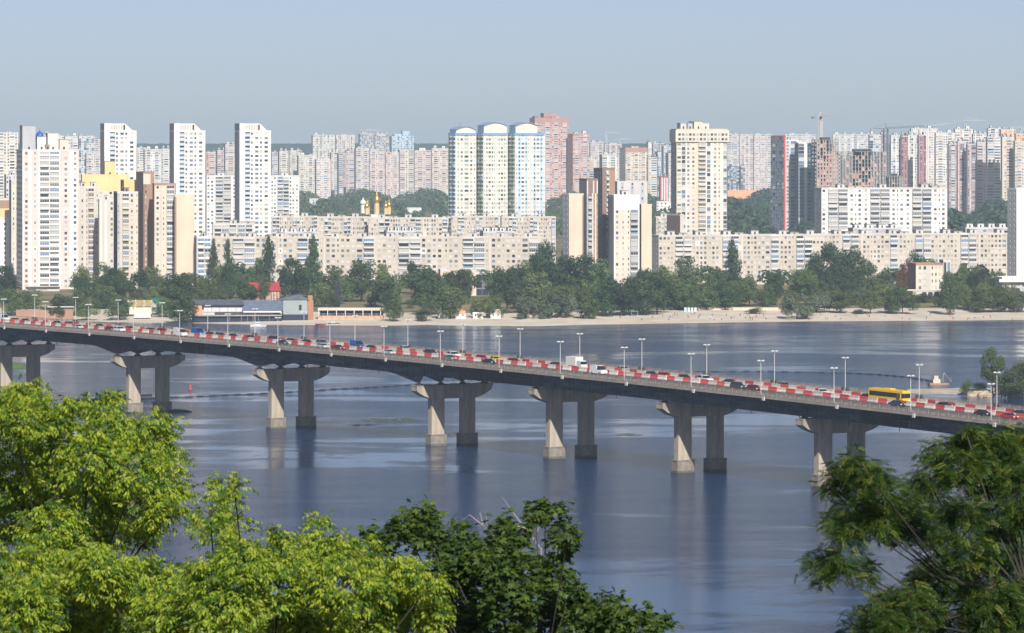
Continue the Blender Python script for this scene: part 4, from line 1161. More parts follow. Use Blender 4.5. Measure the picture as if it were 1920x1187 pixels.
far_b(993,1067,222,5500,['pink','lpink','pink'],'wB|w','tall salmon pink tower with stepped dark red crown behind the trio',rot=16,depth=24,roof='pinkd',top='pinkd',
      extra=lambda b: (b.roofbox(b.w*.28,b.w*.68,3,18,6.5,'pinkd'), b.roofbox(b.w*.02,b.w*.14,3,14,2.5,'mauve')))
far_b(1064,1105,252,5480,['pink','lpink','pinkd'],'wB|w','lower salmon pink tower attached right of the tall salmon tower',rot=16,depth=24,roof='pinkd')
far_b(1162,1214,278,5400,['cream','buff','ivory'],'wB-w','cream tower with brownish red parapet top, centre right skyline',rot=18,depth=22,roof='pinkd',top='pinkd')
far_b(730,776,256,6900,['lblue','bluew','lblue'],'wgw','pale sky-blue tower with stepped top above the pink estate',rot=12,depth=22,roof='lblue',
      extra=lambda b: (b.roofbox(b.w*.5,b.w*.82,3,16,9,'lblue'), b.roofbox(b.w*.1,b.w*.5,3,14,4,'bluew')))
far_b(1235,1252,333,5200,['red','white'],'..','small red and white checkered block left of massive yellow tower',rot=8,depth=12,roof='red')
far_b(1363,1390,313,6900-60,['dblue','blue'],'gg','dark blue glazed lower block above the orange hall, left',rot=2,depth=12,roof='dblue')
far_b(1388,1397,311,6830,['mauve','dred'],'g','slim maroon block right beside the dark blue one',rot=2,depth=12,roof='mauve')
b = Bld(1360,1450,358,6200,3,30,name='market_hall',label='long low orange hall under the grey-white estate, right of yellow tower',cat='hall')
b.side('F','.....',['orange']); b.done(plain=('Lorange','Kpale','Rorange'),machine=0,antenna=False,parapet='orange')
b = Bld(1205,1262,357,6100,3,30,name='market_hall',label='long low dark red hall left of the massive yellow tower',cat='hall')
b.side('F','.....',['pinkd']); b.done(plain=('Lpinkd','Kpale','Rpinkd'),machine=0,antenna=False,parapet='pinkd')
b = Bld(580,608,374,4900,3,20,name='warehouse',label='low pale hall in the wood left of the golden domes',cat='hall')
b.side('F','..w..',['lgrey']); b.done(plain=('Llgrey','Kpale','Rlgrey'),machine=0,antenna=False)
b = Bld(758,790,391,4700,3,20,name='warehouse',label='low white shed in the wood right of the golden domes',cat='hall')
b.side('F','..w..',['white']); b.done(plain=('Llgrey','Kpale','Rlgrey'),machine=0,antenna=False)
b = Bld(1229,1260,379,4200,3,14,name='warehouse',label='small white building among trees left of massive yellow tower',cat='building')
b.side('F','w.w.',['white']); b.done(plain=('Llgrey','Kpale','Rlgrey'),machine=0,antenna=False)
# red-edged and blue-glazed towers
b = Bld(1445,1468,256,3600,34,18,label='dark tower with bright red vertical edge, right of the grey-white estate')
b.side('F','.',['red']); b.side('L','gGg',['slate'],sh=3.0,gmix=(3,5,1,3)); b.done(plain=('Kgrey','Rwhite'),machine=0,parapet='red')
b = Bld(1463,1498,264,3620,6,16,label='white and blue glazed tower next to the red-edged tower')
b.side('F','.w-G.',['white','pale','pinkw','bluew','white'],sh=3.0,gmix=(0,1,3,8)); b.done(plain=('Lgrey','Kgrey','Rgrey'),machine=1,parapet='white')
b = Bld(1490,1526,269,3590,8,16,label='white tower with two blue glass bays left of the construction site')
b.side('F','G|.G-',['grey','white','white','bluew','mauve'],sh=3.0,gmix=(1,2,1,8)); b.done(plain=('Lslate','Kgrey','Rmauve'),machine=0,parapet='white')

# ---- buildings under construction: bare frame of slabs and columns with partial brick infill
def construction(px0, px1, yt, Y, rot, label, bays, infill, ragged=0):
    b = Bld(px0,px1,yt,Y,rot,16,label=label,name='unfinished_building',cat='construction site')
    w, d, h = b.w, b.d, b.h; ns = int(h/3.1); sh = h/ns; rr = random.Random(px0)
    fr = MB(); bw = w/bays
    for s_ in range(ns+1):
        for k in range(bays):
            if s_ > ns-ragged and rr.random() < .4: continue
            fr.box(k*bw,0,s_*sh-.3,(k+1)*bw,d,s_*sh)
    for k in range(bays+1):
        for y in (0.1, d/2, d-.6):
            fr.box(k*bw-.35,y,0,k*bw+.35,y+.6,h-rr.choice([0,0,sh])*(1 if ragged else 0))
    fr.obj('frame', M_CONC, b.root)
    core = MB(); core.box(w*.3,d*.3,0,w*.7,d*.7,h+2); core.obj('lift_core', M_DARK, b.root)
    br = MB()
    for s_ in range(ns):
        for k in range(bays):
            p = max(0,min(1,infill*2.6*(1.0-s_/ns)))
            if rr.random() < p:
                m = rr.choice((0,0,1)); g_ = rr.random() < .7
                z = s_*sh
                if g_:
                    br.box(k*bw+.36,.35,z,k*bw+bw*.3,.55,z+sh-.31,m); br.box(k*bw+bw*.7,.35,z,(k+1)*bw-.36,.55,z+sh-.31,m); br.box(k*bw+bw*.3,.35,z,k*bw+bw*.7,.55,z+.9,m)
                else: br.box(k*bw+.36,.35,z,(k+1)*bw-.36,.55,z+sh-.31,m)
    br.obj('brick_infill', [WM('pink'), WM('pinkd')], b.root, kind='stuff')
    sd = MB()
    for s_ in range(ns):
        sd.box(-.1,.8,s_*sh,.1,d-1,s_*sh+1.2)
    sd.obj('side_wall', WM('slate'), b.root)
    return b
cb = construction(1522,1572,262,3540,12,'left taller half of the unfinished tower with bare floors and pink brick',7,1.6)
construction(1570,1662,284,3560,4,'wide unfinished frame building with ragged grey floors and red brick below',15,.6,ragged=2)
construction(1662,1692,330,3480,4,'small grey unfinished frame right of the wide construction site',5,.15)
# ---- tower cranes
def crane(px, Y, ytop, yjib, reach, back, label, ang=0.0, col='crane_white', c=(0.62,0.58,0.55), base=4.0, th=1.0, luff=0.0):
    t = thing('tower_crane', label, 'crane', (WX(px,Y),Y,base), ang, group='tower cranes on the skyline')
    h = WZ(yjib,Y)-base; m = mat(col, c, .6); r = 0.95*th
    q = MB()
    for x, y in ((-r,-r),(r,-r),(r,r),(-r,r)): q.box(x-.16*th,y-.16*th,0,x+.16*th,y+.16*th,h)
    z = 0; k = 0
    while z < h-2:
        for (xa,ya),(xb,yb) in (((-r,-r),(r,-r)),((r,-r),(r,r)),((r,r),(-r,r)),((-r,r),(-r,-r))):
            q.tube([(xa,ya,z),(xb,yb,z+2.2)],[.09*th,.09*th],3); q.tube([(xa,ya,z),(xb,yb,z)],[.09*th,.09*th],3)
        z += 2.2; k += 1
    q.obj('mast', m, t)
    q = MB()
    dz_ = reach*luff
    for s_ in (-.7,.7): q.tube([(0,s_,h),(reach,s_,h+dz_)],[.16*th,.12*th],4); q.tube([(0,s_,h),(-back,s_,h)],[.16*th,.14*th],4)
    q.tube([(0,0,h+1.3),(reach*.97,0,h+dz_+.9)],[.15*th,.12*th],4)
    n = int(reach/2.5)
    for i in range(n):
        xa, xb = reach*i/n, reach*(i+1)/n
        q.tube([(xa,-.7,h+dz_*i/n),((xa+xb)/2,0,h+1.25+dz_*(i+.5)/n),(xb,.7,h+dz_*(i+1)/n)],[.07*th]*3,3)
    q.obj('jib', m, t)
    q = MB(); ht = WZ(ytop,Y)-base
    q.tube([(0,-.5,h),(0,0,ht)],[.2*th,.12*th],4); q.tube([(0,.5,h),(0,0,ht)],[.2*th,.12*th],4); q.tube([(0,0,ht),(reach*.7,0,h+1.2+dz_*.7)],[.07*th]*2,3); q.tube([(0,0,ht),(-back*.9,0,h+.2)],[.07*th]*2,3)
    q.obj('apex', m, t)
    q = MB(); q.box(-back-.2,-1,h-2.2,-back+2.6,1,h-.1); q.obj('counterweight', M_CONC, t)
    q = MB(); q.box(.9,-1.6,h-2.4,2.6,-.2,h-.3); q.obj('operator_cab', M_DARK, t)
crane(1538,3560,208,218,16,11,'white tower crane standing above the unfinished pink brick tower',R(-58),th=1.35)
crane(1661,4400,231,241,42,16,'dark grey tower crane with long jib right of the construction site',R(12),'crane_dark',(0.16,0.19,0.24),th=2.2,luff=.05)
crane(1809,5800,219,227,30,16,'slim pale crane above the white high estate, right skyline',R(8),'crane_pale',(0.50,0.55,0.58),th=1.6)
crane(1745,6200,226,236,34,14,'pale blue crane left of the slim pale crane on right skyline',R(4),'crane_pale',th=1.5,luff=.1)
crane(1137,6900,246,250,24,12,'thin crane right of the lower salmon pink tower',R(3),'crane_pale',th=1.5)
crane(1162,7200,256,262,20,10,'thin low crane left of the massive yellow tower skyline gap',R(6),'crane_pale',th=1.5)
crane(688,7600,241,245,26,12,'faint small crane above the grey ribbed slab left of centre',R(-10),'crane_white',th=1.7)
crane(1916,5600,236,240,24,12,'faint crane cut by the right edge of the skyline',R(175),'crane_pale',th=1.6)

# ---- church with golden domes
ch = thing('church', 'church with cluster of golden onion domes rising behind the pale panel blocks', 'church', (WX(707,3050),3050,4), R(6))
M_GOLD = mat('gold_leaf', (0.62,0.42,0.13), 0.4, metal=0.8)
zt = lambda py: WZ(py,3050)-4
q = MB(); q.box(-13,-8,0,13,14,zt(406)); q.box(-5,-10,0,5,16,zt(402)); q.obj('nave', WM('white'), ch)
ONION = [(.55,0),(.8,.12),(1.0,.45),(.98,.75),(.75,1.1),(.42,1.4),(.18,1.7),(.06,2.05)]
def dome(x, y, zb, zm, ztp, r, parent, pale=False):
    d = MB(); d.cyl(0,0,zb,zm,r*.62,r*.62,10); 
    for i in range(6):
        a = 6.2832*i/6; d.box(r*.62*math.cos(a)-.12,r*.62*math.sin(a)-.12,zb,r*.62*math.cos(a)+.12,r*.62*math.sin(a)+.12,zm)
    dr = d.obj('drum', WM('white') if pale else mat('drum_cream',(0.62,0.47,0.25),.6), parent, loc=(x,y,0))
    k = (ztp-zm)/2.05*.85
    o = MB(); o.lathe([(a*r, zm+b_*k) for a, b_ in ONION], 14); o.cyl(0,0,zm+2.0*k,ztp,.10,.08,5); o.box(-.6,-.07,ztp-1.2,.6,.07,ztp-1.0)
    o.obj('onion_dome', M_GOLD if not pale else mat('dome_silver',(0.70,0.68,0.62),.4), dr, smooth=True)
dome(0,2,zt(404),zt(381),zt(355),2.6,ch); dome(-7.5,-3,zt(402),zt(390),zt(374),1.7,ch); dome(6,-4,zt(402),zt(390),zt(374),1.9,ch)
dome(-6,9,zt(402),zt(388),zt(373),1.9,ch); dome(9,5,zt(402),zt(388),zt(371),1.9,ch); dome(-10,0,zt(400),zt(384),zt(368),2.3,ch,True)
# ------------------------------------------------------------------ riverside restaurant and terrace
def loc_at(px, Y, z=2.6): return (WX(px, Y), Y, z)
M_SLATE = mat('slate_roof', (0.10,0.115,0.14), .6, var=.2, scale=.5)
M_AWN = mat('awning_cloth', (0.62,0.60,0.56), .8)
M_NAVY = mat('hull_navy', (0.02,0.025,0.05), .5)
Yr = 1990.0; k_ = Yr/FOC
rs = thing('pontoon_restaurant', 'long dark-roofed riverside restaurant on stilts with sloping cream awnings, left of centre', 'restaurant', loc_at(360,Yr,0), R(3))
def zz(py, Y=Yr): return WZ(py, Y)
L1 = 168*k_
q = MB(); q.box(0,0,zz(593),L1,14,zz(591)+.1); q.obj('deck', M_CONC, rs)
q = MB()
for i in range(15): q.box(i*L1/14-.12,.2,-2,i*L1/14+.12,.5,zz(593))
for i in range(15): q.box(i*L1/14-.12,12,-2,i*L1/14+.12,12.3,zz(593))
q.box(0,1.5,-.5,L1,13,zz(594)); q.obj('posts_and_shade_block', M_NAVY, rs)  # posts, plus a navy block that paints in the dark void under the deck
pm_ = MB(); pm_.box(-.07,-.05,-1,.07,.05,zz(593)); pmm = pm_.mesh('stilt', [M_METAL])
for x in (.42,.55,.62,.68,.74,.86): link('stilt', pmm, rs, (L1*x,-.1,0))
q = MB(); q.box(0.3,2,zz(591),4.6,13,zz(572)); q.obj('orange_end', WM('orange'), rs)
q = MB(); q.box(4.62,5,zz(591),L1*.58,13,zz(571)); q.obj('wall', WM('pale'), rs)
q = MB(); q.quad((L1*.26,1.4,zz(590)),(L1*.53,1.4,zz(590)),(L1*.53,1.4,zz(585)),(L1*.26,1.4,zz(585))); q.box(L1*.26,1.45,zz(591),L1*.53,5,zz(584.6)); q.obj('window_band', M_CGL, rs)
aw = MB(); wA = L1*.09; aw.v += [(0,0,zz(583)),(wA-.15,0,zz(583)),(wA-.15,4.2,zz(573)),(0,4.2,zz(573)),(0,0,zz(583)-.5),(wA-.15,0,zz(583)-.5)]; aw.f += [(0,1,2,3),(4,5,1,0)]; aw.m += [0,0]
awm = aw.mesh('awning', [M_AWN])
for i in range(5): link('awning', awm, rs, (L1*.13+i*wA,1.2,0))
q = MB(); q.box(4.7,1.6,zz(591),L1*.25,5,zz(583)); q.obj('terrace_screen', WM('lgrey'), rs)
def pitched(x0, x1, y0, y1, z0, z1, ov=.5):
    q = MB(); ym = (y0+y1)/2
    q.v += [(x0-ov,y0-ov,z0),(x1+ov,y0-ov,z0),(x1+ov,y1+ov,z0),(x0-ov,y1+ov,z0),(x0,ym,z1),(x1,ym,z1)]
    q.f += [(0,1,5,4),(2,3,4,5),(1,2,5),(3,0,4),(3,2,1,0)]; q.m += [0]*5
    return q
pitched(0,L1*.57,2,13,zz(572),zz(563)).obj('roof', M_SLATE, rs)
pitched(L1*.57,L1*.99,-.5,12,zz(583),zz(564)).obj('roof', mat('blue_slate',(0.13,0.16,0.22),.6,var=.15,scale=.4), rs)
q = MB(); q.box(L1*.57,.4,zz(591),L1*.98,.6,zz(586)); q.obj('window_band', M_CGL, rs)
q = MB(); q.box(L1*.57,-1.0,zz(586),L1*.99,.3,zz(583.5)); q.obj('fascia', M_WHITE, rs)
rl = MB(); rl.box(0,-.03,1.0,3,.03,1.08); rl.box(0,-.03,.5,3,.03,.55)
for x in (0,1,2): rl.box(x-.03,-.03,0,x+.03,.03,1.0)
rlm = rl.mesh('railing_section', [M_METAL])
i = 0
while i*3 < L1-3: link('railing_section', rlm, rs, (i*3,-.05,zz(591)+.1)); i += 1
gb = thing('gallery_building', 'teal grey boxy pavilion with dark gabled roof beside the restaurant', 'building', loc_at(531,1998,0), R(6))
q = MB(); q.box(0,0,zz(592),11.2,9,zz(563)); q.obj('wall', WM('teal'), gb)
q = MB(); q.box(-.2,-.25,-1,11.6,8,zz(591)); q.obj('base', M_NAVY, gb)
q = MB(); q.box(7.4,-.08,zz(583),8.6,-.01,zz(573)); q.obj('window', M_CGL, gb)
q = MB(); q.box(-2.2,-.4,zz(584),-.01,8,zz(565)); q.obj('side_wing', M_SLATE, gb)
q = MB(); q.v += [(-3,-.6,zz(563)),(12,-.6,zz(563)),(12,9.5,zz(563)),(-3,9.5,zz(563)),(7.6,-.6,zz(553)),(7.6,9.5,zz(553))]; q.f += [(0,1,4),(1,2,5,4),(2,3,5),(3,0,4,5),(3,2,1,0)]; q.m += [0]*5; q.obj('roof', M_SLATE, gb)
bt = thing('brick_tower', 'small orange brick tower with flat top beside the teal pavilion', 'tower', loc_at(576,2000,0), R(6))
q = MB(); q.box(0,0,0,2.9,4,zz(563,2000)); q.box(.3,.2,zz(563,2000),2.5,3.6,zz(554,2000)); q.obj('wall', WM('brick'), bt)
q = MB(); q.cyl(1.7,2,zz(551,2000),zz(530,2000),.07,.05,5); q.obj('mast', M_METAL, bt)
# terrace with pergola on a brick retaining wall
Yt = 2004.0; Lt = 132*Yt/FOC
tr = thing('pergola_terrace', 'long white-roofed terrace on an orange brick wall right of the brick tower', 'terrace', loc_at(586,Yt,0), R(-2))
q = MB(); q.box(2.5,0,zz(600,Yt),Lt,9,zz(592,Yt)); q.obj('brick_wall', mat('worn_brick', (0.50,0.33,0.23), .9, var=.2, scale=.6), tr)
q = MB(); q.box(2.5,-.7,-1,Lt,9,zz(600,Yt)); q.obj('quay_wall', WM('beige'), tr)
q = MB(); q.box(2.5,-.5,zz(582,Yt),Lt+.5,8,zz(577.5,Yt)); q.obj('roof', WM('pale'), tr)
pst = MB(); pst.box(-.14,-.14,0,.14,.14,zz(582,Yt)-zz(592,Yt)); pstm = pst.mesh('post', [M_WHITE])
bk = MB(); bk.box(3,6,zz(592,Yt),Lt-.3,6.3,zz(582,Yt)); bk.obj('dark_backing', M_DARK, tr)  # dark sheet filling the openings behind the posts
for i in range(8): link('post', pstm, tr, (3+i*(Lt-4)/7,-.2,zz(592,Yt)))
i = 0
while 2.6+i*3 < Lt-3: link('railing_section', rlm, tr, (2.6+i*3,-.35,zz(592,Yt))); i += 1
tb = MB(); tb.cyl(0,0,0,.7,.05,.05,5); tb.box(-.5,-.5,.7,.5,.5,.75); tbm = tb.mesh('table', [M_WHITE])
for i in range(9): link('table', tbm, tr, (5+i*3.1,2.5,zz(592,Yt)))
# boats at the restaurant
def boat(label, px, Y, Ln, hullc, cabinc, rz=0.0, cab=True, grp='moored boats'):
    t = thing('motor_boat', label, 'boat', (WX(px,Y),Y,-.15), rz, group=grp)
    q = MB(); h = Ln/2; w = Ln*.17
    lo = [(-h*.95,-w*.7),(h*.5,-w*.7),(h*.9,0),(h*.5,w*.7),(-h*.95,w*.7)]; hi = [(-h,-w),(h*.55,-w),(h*1.08,0),(h*.55,w),(-h,w)]
    q.v += [(x,y,0) for x,y in lo]+[(x,y,Ln*.14) for x,y in hi]
    for i in range(5):
        j = (i+1)%5; q.f.append((i,j,5+j,5+i)); q.m.append(0)
    q.f.append((5,6,7,8,9)); q.m.append(0); q.f.append((4,3,2,1,0)); q.m.append(0)
    q.obj('hull', mat('hull_'+hullc, PAINT[hullc], .35), t)
    if cab:
        q = MB(); z = Ln*.14
        q.prism([(-h*.5,-w*.65),(h*.25,-w*.6),(h*.25,w*.6),(-h*.5,w*.65)], z+.003, z+Ln*.13, taper=.82); q.obj('cabin', mat('hull_'+cabinc, PAINT[cabinc], .35), t)
        q = MB(); q.prism([(-h*.46,-w*.66),(h*.22,-w*.62),(h*.22,w*.62),(-h*.46,w*.66)], z+Ln*.045, z+Ln*.09, taper=.93); q.obj('window_glass', M_CGL, t)
    return t
boat('white motor boat with low cabin moored in front of the restaurant stilts', 484, 1950, 7.5, 'white', 'white', R(4))
boat('small dark boat with pale deck by the quay wall below the terrace', 626, 1975, 5.5, 'dark grey', 'white', R(-6))
boat('tiny maroon rowing boat tied at the quay near the brick wall', 601, 1968, 5.0, 'maroon', 'white', R(3), cab=False)

# left-hand huts behind the bridge
ht = thing('beach_bar', 'low ochre thatched beach bar behind the left part of the bridge', 'building', loc_at(240,2040,2.2), R(5))
q = MB(); q.box(0,0,0,11.5,6,3.6); q.obj('wall', WM('cream'), ht)
pitched(0,11.5,0,6,3.6,6.6,.7).obj('roof', mat('thatch',(0.36,0.27,0.13),.95,var=.25,scale=.8,bump=.08), ht)
for x in (0,3.7,7.6,11.4):
    q = MB(); q.box(x-.1,-.75,0,x+.1,-.55,6.9); q.obj('post', M_WHITE, ht)
gk = thing('lifeguard_hut', 'grey two-storey hut with dark green roof behind the bridge', 'hut', loc_at(287,2050,2.2), R(5))
q = MB(); q.box(0,0,0,3.8,3.6,5.2); q.obj('wall', WM('grey'), gk)
pitched(0,3.8,0,3.6,5.2,7.4,.3).obj('roof', mat('green_roof',(0.01,0.14,0.10),.6), gk)
q = MB(); q.box(-.4,-1,2.5,4.2,-.01,2.65); q.obj('balcony', M_WHITE, gk)
gr = thing('white_garage', 'white concrete garage row below the ochre beach bar', 'garage', loc_at(252,2020,1.2), R(3))
q = MB(); q.box(0,0,0,7.6,4,2.4); q.obj('wall', WM('white'), gr)
for i in range(3):
    q = MB(); q.box(.5+i*2.4,-.05,0,2.4+i*2.4,-.01,2.0); q.obj('door', WM('lgrey'), gr)
qw = thing('quay_wall', 'brown sandy retaining wall with terrace on the left bank behind the bridge', 'wall', loc_at(30,2020,.6), 0)
q = MB(); q.box(0,0,0,16,1,4.4); q.box(16.1,.3,0,27,1,5.6); q.obj('wall', WM('brown'), qw)
q = MB(); q.box(15,-1,5.6,27.5,3,6.0); q.obj('slab', WM('lgrey'), qw)
for i in range(3):
    c_ = thing('garden_pavilion', ['pale flat-topped pavilion under the left lamp posts behind the bridge','brick red shed among trees left of the thatched bar','small white hut low beside the left shore trees'][i], 'pavilion', loc_at([82,205,122][i],2045,2.4), R(4))
    q = MB(); q.box(0,0,0,5,4,[3.2,3.6,2.6][i]); q.obj('wall', WM(['lgrey','brick','white'][i]), c_)
    q = MB(); q.box(-.6,-.6,[3.2,3.6,2.6][i],5.6,4.4,[3.6,4.0,2.9][i]); q.obj('roof', [M_WHITE,M_SLATE,M_ROOF][i], c_)
    q = MB(); q.box(1,-.05,0,2,-.01,2); q.obj('door', M_DARK, c_)

# kiosks on the beach
for i, (px, rc, lab) in enumerate(((822,'mauve','leftmost white beach kiosk with mauve gable roof, at the waterline'),(854,'orange','second white beach kiosk from left, with ochre roof'),
        (887,'white','third beach kiosk from left, plain white cube with flat roof'),(920,'beige','rightmost white beach kiosk with beige gable roof'))):
    t = thing('beach_kiosk', lab, 'kiosk', loc_at(px,2012,gz(WX(px,2012),2012)), R(2), group='row of white beach kiosks')
    q = MB(); q.box(0,0,-.3,4.7,4,2.3); q.obj('wall', M_WHITE, t)
    if rc == 'white':
        q = MB(); q.box(-.2,-.3,2.3,4.9,4.2,2.9); q.obj('roof', M_WHITE, t)
    else: pitched(.2,4.5,0,4,2.35,4.3,.35).obj('roof', WM(rc), t)
    wk = MB(); wk.box(-.35,-.06,0,.35,-.01,.8); wkm = wk.mesh('window', [M_CGL])
    for x in (1.2,3.5): link('window', wkm, t, (x,0,1.2))
    q = MB(); q.box(-1.5,-1.8,-.3,6,-.3,-.05); q.obj('platform', WM('pale'), t)
# tents and sunshades under the willows
for i, (px, c) in enumerate(((1000,'red'),(1040,'lgrey'),(1078,'white'),(1126,'white'),(1190,'teal'))):
    t = thing('beach_canopy', ['dark red canopy under the willows on the beach','pale grey sunshade roof beneath the first willow group','wide white sunshade roof beneath the olive willow','small white canopy where the beach begins','turquoise beach shelter below the dark trees'][i], 'canopy', loc_at(px,2035,gz(WX(px,2035),2035)), 0)
    Lk = [5,5,8,4,3.4][i]
    q = MB(); q.box(-Lk/2,-1.5,2.3,Lk/2,1.5,2.5); q.obj('roof', WM(c) if c!='teal' else mat('turquoise',(0.03,0.36,0.42),.5), t)
    for x in (-Lk/2+.2,Lk/2-.2):
        for y in (-1.3,1.3):
            q = MB(); q.box(x-.06,y-.06,-.3,x+.06,y+.06,2.3); q.obj('post', M_METAL, t)
t = thing('changing_cabins', 'white changing cabins in a short row on the open beach', 'cabins', loc_at(1283,2072,gz(WX(1283,2072),2072)), R(-3))
cbm = MB(); cbm.box(0,0,-.2,1.1,1.1,2.0); cbm.box(.1,-.03,0,.9,-.003,1.8,1); cm = cbm.mesh('cabin', [M_WHITE, WM('lblue')])
for i in range(4): link('cabin', cm, t, (i*1.6,0,0))
q = MB(); q.box(-2.6,-.5,0,-.4,2,.5); q.obj('bench', WM('blue'), t)
wl = thing('promenade_wall', 'low pale retaining wall along the back of the open beach', 'wall', (0,0,0))
q = MB()
for a, b_ in zip(range(1262,1460,18), range(1280,1478,18)):
    X0, X1 = WX(a,2088), WX(b_,2088); z = 2.2
    q.box(X0,2088,z-1.2,X1-.05,2088.6,z+1.3)
q.obj('wall', WM('beige'), wl)
# people on the beach: small standing and sitting bathers
def person_mesh(pose, shirt, trousers):
    """one continuous skinned figure"""
    me = bpy.data.meshes.new('person')
    if pose == 'stand':
        P = [(0,0,.95),(0,0,1.2),(0,0,1.45),(0,0,1.55),(0,0,1.70),(.11,0,.90),(.13,.03,.48),(.13,-.02,.05),(-.11,0,.90),(-.14,.0,.48),(-.15,.05,.05),(.20,0,1.42),(.27,.02,1.15),(.26,-.08,.90),(-.20,0,1.42),(-.28,.0,1.15),(-.30,.06,.90)]
        Rd = [.15,.14,.15,.06,.11,.10,.075,.05,.10,.075,.05,.07,.05,.04,.07,.05,.04]
    else:
        P = [(0,0,.15),(0,-.05,.42),(0,-.08,.66),(0,-.08,.75),(0,-.08,.90),(.1,.08,.13),(.14,.42,.38),(.14,.70,.06),(-.1,.08,.13),(-.14,.42,.38),(-.14,.72,.06),(.20,-.08,.63),(.24,.08,.38),(.2,.30,.36),(-.20,-.08,.63),(-.28,-.2,.35),(-.28,-.26,.08)]
        Rd = [.15,.14,.15,.06,.11,.10,.075,.05,.10,.075,.05,.07,.05,.04,.07,.05,.04]
    E = [(0,1),(1,2),(2,3),(3,4),(0,5),(5,6),(6,7),(0,8),(8,9),(9,10),(2,11),(11,12),(12,13),(2,14),(14,15),(15,16)]
    me.from_pydata(P, E, [])
    o = bpy.data.objects.new('person_tmp', me); COL.objects.link(o)
    md = o.modifiers.new('skin', 'SKIN')
    for v, r in zip(me.skin_vertices[0].data, Rd): v.radius = (r, r)
    me.skin_vertices[0].data[0].use_root = True
    sb = o.modifiers.new('s', 'SUBSURF'); sb.levels = 1; sb.render_levels = 1
    dg = bpy.context.evaluated_depsgraph_get()
    nm = bpy.data.meshes.new_from_object(o.evaluated_get(dg))
    nm.name = 'person'
    nm.materials.clear()
    for m in (mat('skin',(0.46,0.27,0.18),.6), mat('cloth_'+shirt, PAINT[shirt], .9), mat('cloth_'+trousers, PAINT[trousers], .9)): nm.materials.append(m)
    for p in nm.polygons:
        z = p.center.z; x = abs(p.center.x)
        if pose == 'stand': p.material_index = 0 if z > 1.5 or (x > .22 and z < 1.25) or z < .5 else (1 if z > .98 else 2)
        else: p.material_index = 0 if z > .7 or p.center.y > .35 or x > .24 else (1 if z > .25 else 2)
        p.use_smooth = True
    bpy.data.objects.remove(o)
    return nm
PM = [person_mesh('stand','white','navy'), person_mesh('stand','red','black'), person_mesh('sit','blue','navy'), person_mesh('stand','black','grey'), person_mesh('sit','orange','black')]
PL = ['standing person in white top and navy shorts','standing person in red top and black shorts','seated person in blue','standing person in black top and grey shorts','seated person in orange']
rp = random.Random(5); cnt = {}
spots = sorted([1012,1090,1122,1128,1243,1256,1262,1270,1290,1296,1303,1311,1332,1340,1353,1362,1376,1388,1398,1407,1418,1424,1432,1552,1577,1660,1745,1828,1844,650]+[rp.randrange(1150,1900) for _ in range(34)])
for px in spots:
    k = rp.randrange(5); Y = rp.uniform(2008,2052) if px > 900 else 2000; X = WX(px,Y); n = cnt.get(k,0); cnt[k] = n+1
    if px < 900: continue
    o = link('person', PM[k], None, (X,Y,gz(X,Y)), rp.uniform(-3,3))
    tag(o, PL[k]+' on the sandy beach, %s such from left' % ordw(n), 'person', 'people on the beach')

# ------------------------------------------------------------------ on the water
# right-hand spit
sp = MB()
def spit_z(u, v): return 0.9
outline = []
Xa, Xb = WX(1700,1436), 330
cols_ = 46
for i in range(cols_):
    f = i/(cols_-1); X = Xa+(Xb-Xa)*f
    yc = 1436+ 10*f; half = 5 + 34*min(1,f*2.6)**.7 + 3*math.sin(i*1.7)+2*math.sin(i*.7)
    row = []
    for j in range(9):
        v = (j/8-.5)*2; hgt = (1-v*v)*(0.95+1.8*max(0,f-.22)**.7+.25*math.sin(i*2.1+j*1.3)*min(1,f*3)) -.15
        row.append((X, yc+half*v*1.15, hgt))
    outline.append(row)
for i in range(cols_-1):
    for j in range(8): sp.quad(outline[i][j],outline[i+1][j],outline[i+1][j+1],outline[i][j+1])
sp.obj('sand_spit', mat('spit_sand',(0.56,0.50,0.42),.95,col2=(0.34,0.30,0.22),scale=.12,bump=.1), kind='structure', smooth=True)
def spit_pt(px, Y):
    X = WX(px,Y); f = max(0,min(1,(X-Xa)/(Xb-Xa))); yc = 1436+10*f
    half = 5+34*min(1,f*2.6)**.7; v = max(-1,min(1,(Y-yc)/(half*1.15)))
    return (X, Y, max(0,(1-v*v)*(0.55+2.0*max(0,f-.22)**.7)-.2))
def rock_mesh(seed, r):
    rr = random.Random(seed); q = MB(); k = 7
    prof = [(.55,-.3),(1.0,.1),(.85,.55),(.4,.85),(.05,.9)]
    rings = []
    for pr_, z in prof:
        n = len(q.v); rings.append(n)
        for j in range(k):
            a = 6.2832*j/k; s_ = pr_*r*rr.uniform(.8,1.2); q.v.append((s_*math.cos(a)*1.3, s_*math.sin(a), z*r*rr.uniform(.85,1.1)))
    for r0, r1 in zip(rings, rings[1:]):
        for j in range(k): q.f.append((r0+j,r0+(j+1)%k,r1+(j+1)%k,r1+j)); q.m.append(0)
    return q.mesh('boulder', [mat('boulder_tan',(0.50,0.38,0.26),.95,var=.25,scale=.6)])
RM = [rock_mesh(i, 1.6) for i in range(3)]
rr = random.Random(9); n = 0
for px in sorted([1822,1828,1834,1838,1843,1847,1852,1858,1831,1840,1897,1906]):
    Y = rr.uniform(1404,1420); X,Y,z = spit_pt(px,Y)
    o = link('boulder', RM[n%3], None, (X,Y,z-.1), rr.uniform(0,6)); s_ = rr.uniform(.6,1.3); o.scale = (s_,s_,s_)
    tag(o, 'tan boulder on the right-hand spit behind the bridge, %s from the left' % ordw(n), 'rock', 'boulders on the spit'); n += 1
